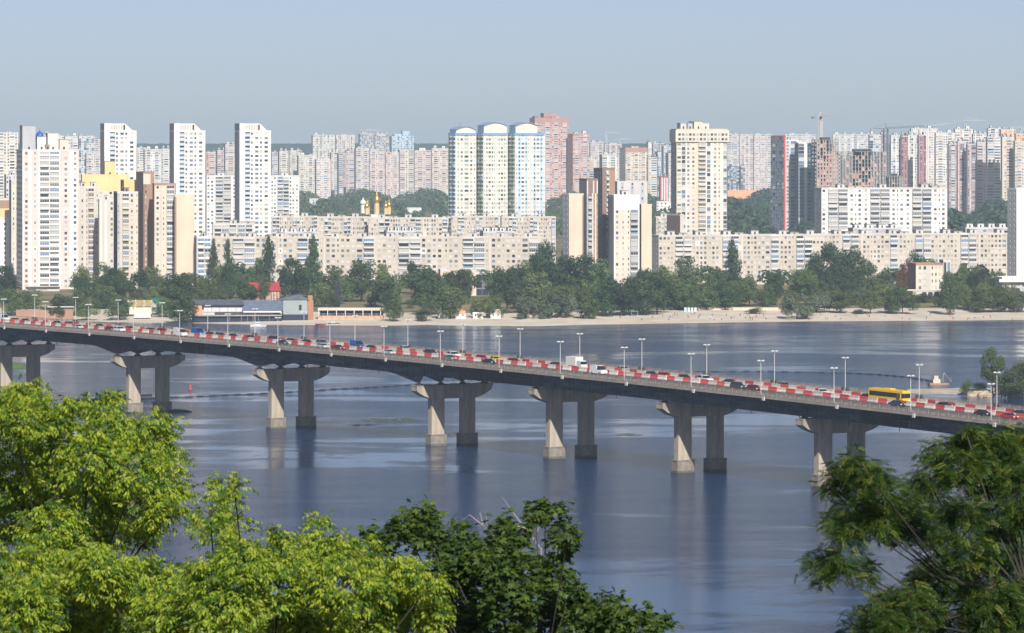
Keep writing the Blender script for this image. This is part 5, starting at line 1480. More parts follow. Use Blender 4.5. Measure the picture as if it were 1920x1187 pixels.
# dredging boat
dg_ = thing('work_barge', 'rusty work barge with wheelhouse and gantry moored at tip of the spit', 'barge', (WX(1760,1478),1478,-.2), R(10))
q = MB(); q.prism([(-4.6,-1.9),(3.6,-1.9),(5,0),(3.6,1.9),(-4.6,1.9)],0,1.0); q.obj('hull', WM('brown'), dg_)
q = MB(); q.box(-2.9,-1.4,1.0,0.4,1.4,2.8); q.box(-2.3,-1.0,2.8,-.4,1.0,4.2); q.obj('wheelhouse', WM('beige'), dg_)
q = MB(); q.box(-2.94,-1.0,1.8,.44,1.0,2.4); q.obj('window_glass', M_CGL, dg_)
q = MB(); q.tube([(6,0,1.2),(2.5,0,5.6)],[.15,.1],5); q.tube([(1.5,-1.5,1.3),(2.5,0,5.6),(1.5,1.5,1.3)],[.12]*3,5); q.tube([(5.5,-1,1.3),(5.5,-1,3.4),(5.5,1,3.4),(5.5,1,1.3)],[.1]*4,4); q.obj('gantry', M_METAL, dg_)
dg_.scale = (.78,.78,.78)
# floating booms made of linked floats
flo = MB(); flo.prism([(-1.35,-.28),(1.35,-.28),(1.35,.28),(-1.35,.28)],-.15,.32,taper=.9); flom = flo.mesh('float', [M_BLK])
def boom(label, pts, step, jit=.04):
    t = thing('floating_boom', label, 'boom', (0,0,0))
    P = [Vector((WX(px, CAM_H*FOC/(py-HY)), CAM_H*FOC/(py-HY), 0)) for px, py in pts]
    t.location = P[0]; line = MB(); acc = 0; rr = random.Random(3); prev = None; n = 0
    for a, b_ in zip(P, P[1:]):
        d = (b_-a); Ln = d.length; ang = math.atan2(d.y,d.x); s_ = -acc
        while s_ < Ln:
            if s_ >= 0 and n < 290:
                q_ = a+d*(s_/Ln); link('float', flom, t, q_-P[0], ang+rr.uniform(-jit,jit)); n += 1
            s_ += step
        acc = step-(s_-Ln) if s_ > Ln else 0
        acc = (Ln+acc) % step
    rp_ = MB(); rp_.tube([tuple(p-P[0]+Vector((0,0,.05))) for p in P],[.09]*len(P),4); rp_.obj('cable', M_BLK, t)
boom('thin black chain of floats crossing the water left of centre beneath the bridge', [(225,747),(300,746),(360,744.5),(430,741),(520,737),(600,732),(690,727),(780,722),(880,719),(960,717)], 5.2)
boom('curved black float line sweeping over the far water to the work barge', [(1290,697),(1360,697),(1440,697),(1520,698.5),(1590,700),(1650,703),(1700,707.5),(1735,712.5),(1752,717)], 5.0)
# thick pipe left of the second pier
def wp(px, py): Y = CAM_H*FOC/(py-HY); return Vector((WX(px,Y),Y,0))
pp = thing('floating_pipe', 'thick black floating pipe on the water at left, beside the second pier', 'pipe', wp(128,752), 0)
q = MB(); P = [wp(128,753),wp(150,751.5),wp(175,752.5),(wp(205,751)),wp(235,750),wp(300,749)]; q.tube([tuple(p-P[0]+Vector((0,0,.1))) for p in P],[.55]*6,6); q.obj('pipe', M_BLK, pp)
pp = thing('floating_pipe', 'short black floating pipe just behind the second pier columns', 'pipe', wp(180,745), 0)
q = MB(); P = [wp(200,746),wp(232,744),wp(262,742.5),wp(284,741)]; q.tube([tuple(p-wp(180,745)+Vector((0,0,.1))) for p in P],[.35]*4,6); q.obj('pipe', M_BLK, pp)
md_ = thing('mud_mound', 'low dark mound breaking the water at foot of the second pier', 'mound', wp(332,772), 0)
q = MB(); q.lathe([(5.5,-.3),(4.5,.15),(2.8,.55),(1.0,.75),(.05,.8)],12); q.obj('mound', mat('mud',(0.06,0.055,0.045),.9,var=.2), md_, smooth=True)
# red buoy
by = thing('navigation_buoy', 'bright red navigation buoy floating left of centre between the piers', 'buoy', wp(357,731), 0)
q = MB(); q.lathe([(.05,-.4),(.95,-.3),(1.05,.35),(.75,.55),(.05,.6)],12); q.obj('float', M_RED, by)
q = MB(); q.lathe([(.6,.55),(.35,2.2),(.28,2.9),(.05,3.0)],8); q.obj('tower', M_RED, by)
q = MB(); q.box(-.6,-.05,2.1,.6,.05,2.7); q.cyl(0,0,3.0,3.5,.12,.12,6); q.obj('top_mark', M_RED, by)
by.scale = (.62,.62,.62)
# weed mats floating on the river
def weed(label, px, py, wpx, hpx, seed, col='weed_green', c=(0.14,0.15,0.055)):
    ctr = wp(px,py); Y = ctr.y; rr = random.Random(seed)
    sx = wpx*Y/FOC/2; sy = hpx*Y*Y/(CAM_H*FOC)/2
    q = MB(); 
    for i in range(60):
        a = rr.uniform(0,6.28); r_ = rr.random()**.6; x, y = math.cos(a)*r_*sx, math.sin(a)*r_*sy
        w_, h_ = rr.uniform(.05,.16)*sx, rr.uniform(.05,.14)*sy; k = 7; n = len(q.v)
        for j in range(k):
            t_ = 6.2832*j/k; q.v.append((x+w_*math.cos(t_)*rr.uniform(.7,1.2), y+h_*math.sin(t_)*rr.uniform(.7,1.2), .02+.0009*i))
        q.f.append(tuple(n+j for j in range(k))); q.m.append(0)
    t = q.obj('floating_weed', mat(col, c, .8, var=.3, scale=.3), loc=tuple(ctr))
    tag(t, label, 'water weed', kind='stuff')
weed('olive streak of floating weed left of the third pier', 735, 788, 110, 9, 1)
weed('brown streak of floating weed between the third and fourth piers', 1180, 815, 60, 5, 3)
weed('thin weed streak near the second pier base', 680, 797, 80, 3, 4)
gi_ = MB(); c0 = wp(30,690)
gi_.lathe([(15,-.3),(12,.4),(8,1.1),(3,1.7),(.1,1.8)],14)
o = gi_.obj('grass_islet', mat('islet_grass',(0.10,0.16,0.03),.95,var=.3,scale=.3,bump=.2), loc=(c0.x-8,c0.y+6,0), kind='structure', smooth=True)
# ------------------------------------------------------------------ trees of the far bank
def leaf_mat(n, c, v=.22, tr=.25): return mat('leaves_'+n, c, .75, var=v, scale=.35, objvar=.32, trans=tr, spec=.15)
LM = {'dark':leaf_mat('dark',(0.064,0.105,0.042)),'mid':leaf_mat('mid',(0.115,0.162,0.056)),'light':leaf_mat('light',(0.155,0.195,0.060)),
      'willow':leaf_mat('willow',(0.17,0.20,0.12)),'poplar':leaf_mat('poplar',(0.075,0.115,0.052)),'spruce':leaf_mat('spruce',(0.085,0.115,0.115)),'navy':leaf_mat('navy',(0.020,0.040,0.035)),'rust':leaf_mat('rust',(0.20,0.10,0.05))}
M_BARK = mat('bark', (0.09,0.07,0.05), .95, var=.3, scale=1.0)
def quads_mesh(name, P, N, S, asp, mats, rs):
    """leaf-clump quads at P with rough normals N and sizes S"""
    n = len(P)
    A = np.cross(N, rs.normal(size=(n,3))); A /= np.linalg.norm(A,axis=1)[:,None]+1e-9
    B = np.cross(N, A); B /= np.linalg.norm(B,axis=1)[:,None]+1e-9
    a = A*S[:,None]; b = B*(S*asp)[:,None]
    bend = N*(S*0.25)[:,None]
    V = np.empty((n,4,3)); V[:,0] = P-a*.9; V[:,1] = P-b*.7+bend; V[:,2] = P+a; V[:,3] = P+b*.8+bend
    me = bpy.data.meshes.new(name)
    me.vertices.add(n*4); me.vertices.foreach_set('co', V.reshape(-1))
    me.loops.add(n*4); me.loops.foreach_set('vertex_index', np.arange(n*4, dtype=np.int32))
    me.polygons.add(n); me.polygons.foreach_set('loop_start', np.arange(0,n*4,4,dtype=np.int32))
    try: me.polygons.foreach_set('loop_total', np.full(n,4,dtype=np.int32))
    except Exception: pass
    for m in mats: me.materials.append(m)
    me.update(calc_edges=True); me.validate()
    return me
def crown(kind, seed, n):
    """unit crown: height 1, width 1 (radius .5), base at z 0"""
    rs = np.random.RandomState(seed)
    C = []; 
    if kind == 'broad':
        for i in range(19):
            a = rs.uniform(0,6.28); z = rs.uniform(.14,.94); prof = math.sqrt(max(.02,1-((z-.45)/.56)**2)); r = rs.uniform(.10,.40)*prof
            C.append((r*math.cos(a), r*math.sin(a), z, rs.uniform(.09,.21)*(.6+.5*prof)))
    elif kind == 'willow':
        for i in range(24):
            a = rs.uniform(0,6.28); z = rs.uniform(.08,.9); prof = math.sqrt(max(.02,1-((z-.36)/.62)**2)); r = rs.uniform(.18,.40)*prof
            C.append((r*math.cos(a), r*math.sin(a), z, rs.uniform(.09,.16)))
    elif kind == 'poplar':
        for i in range(44):
            z = .03+.94*i/44; prof = min(1,z*4+.35)*min(1,(1-z)*1.9+.10); a = rs.uniform(0,6.28); r = rs.uniform(.05,.26)*prof
            C.append((r*math.cos(a), r*math.sin(a), z, rs.uniform(.15,.25)*(.35+.65*prof)))
    elif kind == 'spruce':
        for i in range(30):
            z = i/30*.95+.02; prof = 1-z; a = i*2.4; r = .30*prof; C.append((r*math.cos(a), r*math.sin(a), z, .06+.13*prof))
    elif kind == 'bush':
        for i in range(14):
            a = rs.uniform(0,6.28); z = rs.uniform(.2,.75); r = rs.uniform(.1,.34); C.append((r*math.cos(a), r*math.sin(a), z, rs.uniform(.15,.25)))
    C = np.array(C); w = C[:,3]**2; w /= w.sum()
    k = rs.choice(len(C), n, p=w)
    D = rs.normal(size=(n,3)); D /= np.linalg.norm(D,axis=1)[:,None]
    rad = C[k,3]*np.where(rs.rand(n)<.8, rs.uniform(.75,1.08,n), rs.uniform(.2,.8,n))
    zs = 1.0 if kind in ('poplar',) else 1.0
    P = C[k,:3]+D*rad[:,None]
    if kind == 'poplar': P[:,:2] = C[k,:2]+D[:,:2]*rad[:,None]*1.0; P[:,2] = C[k,2]+D[:,2]*rad*.35
    if kind == 'willow': P[:,2] -= rs.rand(n)**2*.06
    N = D+rs.normal(size=(n,3))*.55+np.array([0,0,.25]); N /= np.linalg.norm(N,axis=1)[:,None]
    return P, N
_cm = {}
def crown_mesh(kind, lm, var, h, w):
    hb = max(2, round(h/3)); wb_ = max(1, round(w/3))
    key = (kind, lm, var)
    if key in _cm: return _cm[key]
    n = {'broad':3600,'willow':3400,'poplar':2800,'spruce':1900,'bush':1300}[kind]
    P, N = crown(kind, var*17+len(kind), n)
    rs = np.random.RandomState(var+5)
    # typical real size 15 m: leaves .3-.5 m
    S = rs.uniform(.020,.042,n)*(1.25 if kind in ('bush',) else 1)
    if kind in ('poplar','spruce'):
        V = 1
    me = quads_mesh('crown', P, N, S, rs.uniform(.5,.9,n), [LM[lm]], rs)
    _cm[key] = me
    return me
def trunk_mesh(kind, _t={}):
    if kind in _t: return _t[kind]
    q = MB(); top = {'broad':.75,'willow':.65,'poplar':.9,'spruce':.95,'bush':.5}[kind]
    q.tube([(0,0,-.08),(.01,0,.2),(-.01,.01,top*.6),(0,0,top)],[.028,.02,.012,.003],6)
    if kind in ('broad','willow','bush'):
        for i in range(7):
            a = i*2.4; z = .14+.07*i; q.tube([(0,0,z),(.12*math.cos(a),.12*math.sin(a),z+.10),(.30*math.cos(a),.30*math.sin(a),z+.24)],[.014,.009,.003],5)
    _t[kind] = q.mesh('trunk', [M_BARK]); return _t[kind]
ZONES = [(0,170,'below the tall white left tower'),(170,370,'below the beige and brown towers'),(370,470,'by the long restaurant roof'),(470,620,'around the red-roofed house'),(620,760,'above the pergola terrace'),
         (760,880,'behind the white beach kiosks'),(880,1050,'left of the brown centre towers'),(1050,1240,'below the brown centre towers'),(1240,1440,'behind the open beach'),(1440,1690,'below the wide white slab'),(1690,1800,'by the beige riverside building'),(1800,1990,'near the right edge tower')]
TREES = []
def T_(px, yb, h, w, kind, lm): TREES.append((px, yb, h, w, kind, lm))
for row in [
 (400,528,84,28,'poplar','poplar'),(427,562,118,30,'poplar','poplar'),(502,535,98,44,'poplar','poplar'),(480,535,50,36,'broad','mid'),(587,560,124,40,'poplar','poplar'),(1373,545,98,42,'poplar','poplar'),(413,560,60,30,'broad','mid'),
 (553,560,55,20,'spruce','navy'),(634,570,52,24,'spruce','spruce'),(548,560,74,62,'broad','dark'),(678,566,80,52,'broad','dark'),(624,564,64,50,'broad','mid'),(652,566,50,44,'broad','mid'),
 (728,580,68,62,'broad','mid'),(705,575,48,40,'broad','dark'),(795,572,70,88,'broad','dark'),(845,560,48,50,'broad','dark'),(737,608,46,38,'broad','mid'),(815,592,62,84,'broad','mid'),(800,608,42,44,'willow','willow'),(845,600,62,66,'broad','mid'),(770,578,20,26,'bush','mid'),
 (872,562,56,54,'broad','mid'),(903,598,44,50,'willow','light'),(928,600,44,40,'broad','mid'),(925,560,54,50,'broad','mid'),(950,590,86,60,'broad','dark'),(985,602,48,46,'willow','willow'),(1012,592,80,70,'broad','mid'),(1022,602,34,32,'willow','willow'),
 (1046,600,62,62,'willow','willow'),(1066,596,48,40,'willow','willow'),(1096,602,62,56,'willow','light'),(1060,560,80,70,'broad','dark'),(1100,560,80,70,'broad','dark'),(1030,560,70,60,'broad','dark'),(1135,596,68,66,'broad','dark'),(1120,570,80,60,'broad','mid'),
 (1165,596,72,70,'broad','dark'),(1200,594,72,74,'broad','dark'),(1232,592,76,72,'broad','dark'),(1262,578,66,60,'broad','mid'),(1288,560,76,56,'broad','mid'),(1290,584,52,56,'broad','mid'),(1325,582,50,56,'broad','mid'),(1360,582,52,60,'broad','dark'),
 (1338,560,58,46,'broad','mid'),(1405,574,56,44,'broad','mid'),(1385,575,40,46,'broad','mid'),(1455,572,62,46,'broad','dark'),(1440,575,40,30,'broad','mid'),(1494,604,60,58,'willow','willow'),(1550,552,96,60,'broad','dark'),(1525,550,64,50,'broad','mid'),(1603,552,84,60,'broad','dark'),(1575,552,80,50,'broad','dark'),
 (1545,588,44,54,'willow','willow'),(1575,588,44,56,'broad','light'),(1505,560,56,50,'broad','mid'),(1632,590,46,52,'broad','light'),(1610,592,14,26,'bush','dark'),(1628,560,66,48,'broad','mid'),(1655,562,50,50,'broad','mid'),(1692,590,52,58,'broad','mid'),(1674,588,44,36,'broad','dark'),
 (1721,522,48,44,'broad','dark'),(1748,520,34,40,'broad','mid'),(1690,525,30,30,'broad','rust'),(1782,592,78,42,'broad','mid'),(1787,560,48,56,'broad','mid'),(1808,524,30,24,'broad','mid'),(1840,562,50,58,'broad','dark'),(1832,540,40,46,'broad','mid'),(1865,545,36,44,'broad','mid'),
 (1845,586,44,66,'broad','light'),(1885,586,44,62,'broad','light'),(1916,586,40,50,'willow','willow'),
 (8,560,60,50,'broad','dark'),(22,600,56,50,'broad','mid'),(48,590,42,44,'broad','mid'),(112,604,50,56,'broad','mid'),(140,596,52,44,'broad','mid'),(162,606,38,42,'broad','light'),(190,572,52,56,'broad','dark'),(222,572,58,56,'broad','dark'),(225,606,50,48,'broad','mid'),(262,566,56,56,'broad','dark'),(250,586,36,36,'broad','light'),
 (300,572,54,54,'broad','mid'),(335,574,60,66,'broad','mid'),(340,610,56,60,'broad','mid'),(310,598,40,44,'broad','mid'),(352,560,48,50,'broad','mid'),(383,572,44,44,'broad','light'),(405,572,46,40,'willow','light'),(452,566,46,44,'broad','mid'),(497,566,46,30,'broad','mid'),(60,580,36,40,'broad','light'),(152,562,46,40,'broad','dark'),(84,600,30,30,'bush','mid'),
 (600,575,44,48,'broad','mid'),(980,560,60,60,'broad','dark'),(1000,530,52,46,'broad','dark'),(1020,500,46,44,'broad','dark'),(600,600-30,30,40,'bush','light'),(1435,572,30,36,'bush','light'),(1480,572,34,36,'bush','mid'),(1760,575,24,36,'bush','dark'),(1730,566,20,56,'bush','dark'),(1415,590,14,40,'bush','mid')]:
    T_(*row)
rt = random.Random(21)
occupied = [(t[0],t[1]) for t in TREES]
for i in range(70):       # fill between the named ones, further back
    px = rt.uniform(150,1900); yb = rt.uniform(545,566)
    if 1700 < px < 1800 or 1860 < px or 880 < px < 945 or 1395 < px < 1475 or 640 < px < 700: continue
    T_(px, yb, rt.uniform(24,60), rt.uniform(30,54), 'broad', rt.choice(['dark','mid','mid','light','light']))
for i in range(95):      # second belt nearer the water
    a, b_ = rt.choice([(150,350),(590,760),(960,1400),(960,1400),(960,1400),(1500,1690),(1790,1905)]); px = rt.uniform(a,b_); yb = rt.uniform(566,583)
    if 640 < px < 700: continue
    T_(px, yb, rt.uniform(18,46), rt.uniform(26,50), *rt.choice([('broad','dark'),('broad','mid'),('broad','light'),('willow','willow'),('broad','mid'),('willow','light')]))
DESC = {('broad','dark'):'rounded dark green tree',('broad','mid'):'rounded mid green tree',('broad','light'):'rounded yellow-green tree',('poplar','poplar'):'tall narrow poplar',('willow','willow'):'silvery green willow',
        ('willow','light'):'pale olive willow',('spruce','navy'):'dark narrow conifer',('spruce','spruce'):'blue-grey spruce',('bush','mid'):'low green bush',('bush','dark'):'low dark bush',('bush','light'):'low pale bush',('broad','rust'):'rusty brown tree'}
tc_ = {}
for row in TREES:
    z = next((q[2] for q in ZONES if q[0] <= row[0] < q[1]), ZONES[-1][2]); tc_.setdefault((DESC[(row[4],row[5])], z), []).append(row)
NAMES = {'broad':'broadleaf_tree','poplar':'poplar_tree','willow':'willow_tree','spruce':'spruce_tree','bush':'bush'}
ti = 0
for (ds_, z), rows in tc_.items():
    rows.sort(key=lambda r: r[0])
    for n, (px, yb, h, w, kind, lm) in enumerate(rows):
        lab = '%s %s' % (ds_, z) + ('' if len(rows) == 1 else ', %s from left' % ordw(n))
        Y = 2100.0
        for _ in range(4): Y = (CAM_H-gz(WX(px,Y),Y))*FOC/(yb-HY)
        Y = min(Y, 2275) if not (1690 < px < 1760 and yb < 530) else min(Y,2300)
        X = WX(px,Y); g = gz(X,Y)
        # keep the tree's top where it is seen even when its foot is hidden
        H = WZ(yb-h, Y)-g; Wd = w*Y/FOC*1.12
        H = max(H, 2.5)
        nm = NAMES[kind]
        t = thing(nm, lab, 'bush' if kind == 'bush' else 'tree', (X,Y,g), rt.uniform(0,6.28), group='trees along the far bank')
        zb_ = {'broad':.08,'willow':.03,'poplar':.05,'spruce':.03,'bush':0}[kind]
        c = link('crown', crown_mesh(kind, lm, ti % 6, H, Wd), t, (0,0,H*zb_)); c.scale = (Wd, Wd, H*(1-zb_))
        k = link('trunk', trunk_mesh(kind), t); k.scale = (H*.9, H*.9, H)
        ti += 1
# trees on the spit and islet
for n, (px, Y, h, w, kind, lm, lab) in enumerate([(1860,1418,15.5,8.5,'broad','mid','tall young tree standing on the right-hand spit'),(1812,1416,5.5,5.5,'bush','mid','small round bush at left end of the spit trees'),(1836,1424,4,7,'bush','dark','low dark bush between boulders on the spit'),
     (1878,1412,7,7,'bush','mid','leafy bush right of the tall spit tree'),(1893,1408,9,9,'broad','mid','wide green tree near right edge on the spit'),(1912,1412,11,10,'broad','light','yellowish green tree at the right frame edge on the spit'),(1900,1402,6,12,'bush','mid','low bush in front of the right edge spit trees'),(1930,1410,10,10,'broad','mid','green tree of the spit just beyond right edge')]):
    X, Y, z = spit_pt(px, Y)
    t = thing('bush' if kind == 'bush' else 'broadleaf_tree', lab, 'bush' if kind == 'bush' else 'tree', (X,Y,z), n*1.3, group='plants on the spit')
    c = link('crown', crown_mesh(kind, lm, n % 4, h, w), t, (0,0,h*(.22 if n == 0 else 0))); c.scale = (w,w,h*(.78 if n == 0 else 1)); k = link('trunk', trunk_mesh(kind), t); k.scale = (h*.8,h*.8,h)
    c.rotation_euler = (0,0,n)

# ------------------------------------------------------------------ woods between the estates (uncountable)
def wood(label, px0, px1, Y0, Y1, n, lm, seed, hmin=9, hmax=19, avoid=()):
    rs = np.random.RandomState(seed); Ps=[]; Ns=[]; Ss=[]
    for i in range(n):
        Y = Y0+(Y1-Y0)*rs.rand()**.8; px = rs.uniform(px0,px1)
        if any(a <= px <= b for a, b in avoid): continue
        X = WX(px,Y); H = rs.uniform(hmin,hmax)*(.8+.3*math.sin(px*.05+Y*.002)); Wd = H*rs.uniform(.7,1.0)
        m = 90
        D = rs.normal(size=(m,3)); D /= np.linalg.norm(D,axis=1)[:,None]; D[:,2] = np.abs(D[:,2])*1.1-.25
        lump = 1+.25*np.sin(D[:,0]*5+i)*np.cos(D[:,1]*4+i*2)
        P = np.stack([X+D[:,0]*Wd*.5*lump, Y+D[:,1]*Wd*.5*lump, 4+H*.52+D[:,2]*H*.46*lump],1)
        Ps.append(P); N = D+rs.normal(size=(m,3))*.4; Ns.append(N/np.linalg.norm(N,axis=1)[:,None]); Ss.append(rs.uniform(.09,.17,m)*Wd*1.0)
    P = np.concatenate(Ps); N = np.concatenate(Ns); S = np.concatenate(Ss)
    o = link('wood', quads_mesh('wood', P, N, S, rs.uniform(.6,.95,len(P)), [LMW[lm]], rs)); tag(o, label, 'wood', kind='stuff')
def wl_mat(n, c): return mat('wood_'+n, c, .8, var=.3, scale=.03, islandvar=.3, spec=.1)
LMW = {'dark':wl_mat('dark',(0.050,0.080,0.042)),'mid':wl_mat('mid',(0.075,0.110,0.050))}
wood('bluish green wood around the golden domes, between the panel blocks and pink estate', 560, 842, 3650, 6100, 560, 'mid', 1)
wood('green wood between the blue-roofed trio and the massive yellow tower', 1020, 1262, 3500, 5900, 420, 'mid', 2)
wood('dense dark wood below the grey-white estate right of the massive yellow tower', 1360, 1450, 3300, 5600, 260, 'dark', 3, 13, 24)
wood('wood at the foot of the blue glazed towers', 1455, 1530, 3050, 3450, 60, 'dark', 4, 12, 20)
wood('dense dark wood below the ribbed towers at right', 1770, 1960, 3000, 4350, 380, 'dark', 5, 13, 24)
wood('street trees among the blocks at far left', -40, 190, 2500, 4000, 160, 'dark', 6)
wood('tree belt behind the three white twin-slab towers', 380, 570, 3350, 4500, 140, 'mid', 7)
wood('garden trees just behind the far bank buildings', 0, 1960, 2290, 2372, 90, 'dark', 8, 8, 15, avoid=((140,400),(1040,1240),(1880,1990),(0,120)))
wood('courtyard trees between the two rows of panel blocks', 420, 1900, 2520, 2600, 80, 'mid', 9, 12, 24)
# distant forest on the horizon
fo = MB(); rs = random.Random(4)
X = -3300; Yf = 9600.0
while X < 3300:
    w = rs.uniform(18,40); h = WZ(269+rs.uniform(-.5,.8),Yf); y = Yf+rs.uniform(-40,40)
    fo.prism([(X-w*.6,y-15),(X+w*.6,y-15),(X+w*.5,y+15),(X-w*.5,y+15)], 3.9, h, taper=.55); X += w*.45
for sx in range(-3300,3300,300): fo.box(sx,Yf+16,3.9,sx+300.0,Yf+700,WZ(270.2,Yf))
o = fo.obj('forest_ridge', mat('forest_far',(0.022,0.040,0.030),.95,var=.2,scale=.01), kind='structure')
# ------------------------------------------------------------------ foreground trees on the near slope
def leaf_template(kind, rs):
    """returns list of quads (4x3) of one leaf or compound spray, about unit size, hanging towards -z, facing +y"""
    Q = []
    def blade(base, dirn, up, L, w, fold=.18, droop=.15):
        d = dirn/np.linalg.norm(dirn); s = np.cross(d, up); s /= np.linalg.norm(s)+1e-9; u = np.cross(s, d)
        b = base; m = base+d*L*.45-u*droop*L*.2; t = base+d*L-u*droop*L
        sl = m+s*w/2+u*w*fold; sr = m-s*w/2+u*w*fold
        Q.append((b, sr, t, m)); Q.append((b, m, t, sl))
    if kind == 'elder':           # compound leaf: 5 drooping pointed leaflets on a stalk
        stalk = np.array([0,0,0.]); ax = np.array([.85,0,-.25])
        up = np.array([0,0,1.])
        for f, sgn in ((.35,1),(.35,-1),(.65,1),(.65,-1)):
            blade(ax*f, np.array([.55,sgn*.75,-.55+rs.uniform(-.2,.1)]), up, rs.uniform(.48,.62), .24)
        blade(ax*.9, np.array([1,rs.uniform(-.2,.2),-.6]), up, .65, .28)
    elif kind == 'maple':         # palmate leaf with five lobes
        up = np.array([0,0,1.]); b0 = np.array([.25,0,-.05])
        for a, L in ((0,.75),(.8,.62),(-.8,.62),(1.65,.42),(-1.65,.42)):
            blade(b0, np.array([math.cos(a),math.sin(a),-.25]), up, L, .36, .06, .1)
    elif kind == 'locust':        # pinnate frond of many small oval leaflets
        up = np.array([0,0,1.]); n = 8
        for i in range(n):
            f = .18+.8*i/n; p = np.array([f*1.2,0,-.35*f*f])
            for sgn in (1,-1): blade(p, np.array([.25,sgn*1.,-.12+rs.uniform(-.1,.1)]), up, .30, .13, .1, .05)
        blade(np.array([1.2,0,-.35]), np.array([1,0,-.3]), up, .3, .14)
    return np.array(Q)
def spray_matrix(n, rs, out=None):
    """random orientations: leaf x axis pointing outward and a little down"""
    yaw = rs.uniform(0,2*math.pi,n) if out is None else np.arctan2(out[:,1],out[:,0])+rs.normal(0,.9,n)
    pit = rs.normal(.15,.38,n); rol = rs.normal(0,.45,n)
    cy,sy,cp,sp_,cr,sr = np.cos(yaw),np.sin(yaw),np.cos(pit),np.sin(pit),np.cos(rol),np.sin(rol)
    M = np.empty((n,3,3))
    M[:,0,0]=cy*cp; M[:,0,1]=cy*sp_*sr-sy*cr; M[:,0,2]=cy*sp_*cr+sy*sr
    M[:,1,0]=sy*cp; M[:,1,1]=sy*sp_*sr+cy*cr; M[:,1,2]=sy*sp_*cr-cy*sr
    M[:,2,0]=-sp_;  M[:,2,1]=cp*sr;           M[:,2,2]=cp*cr
    return M
def fg_tree(name, label, kind, Yc, blobs, size, dens, mats_, foot, seed, rsc=1.0, forkpx=None, bark=(0.05,0.042,0.036), shell=.62, limbs=True, dz=0.35):
    """blobs: circles seen in the photograph (px, py, radius px), each a real cluster of twigs at its own distance"""
    rs = np.random.RandomState(seed); rr = random.Random(seed)
    root = thing(name, label, 'tree', foot)
    F = np.array(foot)
    Ps=[]; outs=[]; cents=[]
    for i, (px, py, r) in enumerate(blobs):
        Y = Yc + rr.uniform(-2.2,2.2); c = np.array([WX(px,Y), Y, WZ(py,Y)]); R_ = r*rsc*Y/FOC
        cents.append((c, R_))
        n = max(6, int(dens*1.15*(r/50.0)**2.0))
        D = rs.normal(size=(n,3)); D /= np.linalg.norm(D,axis=1)[:,None]
        # twigs: leaves gather round short twig lines so the outline is ragged
        tw = max(3, n//9); TD = rs.normal(size=(tw,3)); TD /= np.linalg.norm(TD,axis=1)[:,None]; TD[:,2] = TD[:,2]*.85+.18
        k = rs.randint(0,tw,n); f = rs.uniform(.35,1.12,n)**.7
        P = c+TD[k]*f[:,None]*R_+rs.normal(size=(n,3))*size*.42
        P[:,1] += 0
        Ps.append(P); outs.append(TD[k])
    P = np.concatenate(Ps); O = np.concatenate(outs); n = len(P)
    T = [leaf_template(kind, rs) for _ in range(4)]
    Mx = spray_matrix(n, rs, O); S = size*rs.uniform(.65,1.2,n)
    # nearest and largest leaves as parts of their own
    order = np.argsort(P[:,1]); ind = set(order[:300].tolist()) if n > 300 else set(range(n))
    lms = []
    for vi, t in enumerate(T[:2]):
        for mi_, m in enumerate(mats_):
            q = MB()
            for Q in t: q.quad(*[tuple(v) for v in Q])
            lms.append(q.mesh('leaf', [m]))
    for i in ind:
        o = link('leaf', lms[i % len(lms)], root)
        m4 = [[*(Mx[i][r_]*S[i]), (P[i]-F)[r_]] for r_ in range(3)]+[[0,0,0,1]]
        from mathutils import Matrix
        o.matrix_local = Matrix(m4)
    restI = np.array([i for i in range(n) if i not in ind])
    for mi_, m in enumerate(mats_):
        sel = restI[mi_::len(mats_)]
        if len(sel) == 0: continue
        Vs = []
        for vi in range(4):
            s2 = sel[vi::4]
            if len(s2) == 0: continue
            t = T[vi].reshape(-1,3)
            V = np.einsum('nij,kj->nki', Mx[s2], t)*S[s2][:,None,None]+P[s2][:,None,:]-F
            Vs.append(V.reshape(-1,3))
        V = np.concatenate(Vs); nq = len(V)//4
        me = bpy.data.meshes.new('foliage'); me.vertices.add(nq*4); me.vertices.foreach_set('co', V.reshape(-1))
        me.loops.add(nq*4); me.loops.foreach_set('vertex_index', np.arange(nq*4,dtype=np.int32)); me.polygons.add(nq); me.polygons.foreach_set('loop_start', np.arange(0,nq*4,4,dtype=np.int32))
        me.materials.append(m); me.update(calc_edges=True); me.validate()
        link('foliage', me, root, kind='stuff')
    # trunk and branches
    q = MB()
    cb = np.mean([c for c, _ in cents], axis=0)
    fork = np.array([F[0]*.4+cb[0]*.6, F[1]*.4+cb[1]*.6, min(c[2] for c,_ in cents)-.9])
    if forkpx: fork = np.array([WX(forkpx[0],Yc), Yc, WZ(forkpx[1],Yc)])
    q.tube([(0,0,-.4),tuple((fork-F)*.5+np.array([.2,0,.2])),tuple(fork-F)],[.20,.12,.06],8)
    q.obj('trunk', mat('bark_'+name, bark, .95, var=.3, scale=3.0), root, smooth=True)
    q = MB()
    for c, R_ in cents:
        if rr.random() < .3: continue
        mid = (fork+c)/2+np.array([rr.uniform(-.15,.15),rr.uniform(-.1,.1),-.15-abs(c[0]-fork[0])*.12]); e = c-F
        q.tube([tuple(fork-F),tuple(mid-F),tuple(e-np.array([0,0,R_*.4])),tuple(e+np.array([0,0,R_*.3]))],[.016,.012,.008,.003],5)
        for j in range(4):
            d = rs.normal(size=3); d /= np.linalg.norm(d); d[2] = abs(d[2])*.8+.1
            q.tube([tuple(e),tuple(e+d*R_*.5+np.array([0,0,.02])),tuple(e+d*R_*.95)],[.011,.007,.003],4)
    q.obj('branch', mat('bark_'+name, bark, .95), root)
    return root
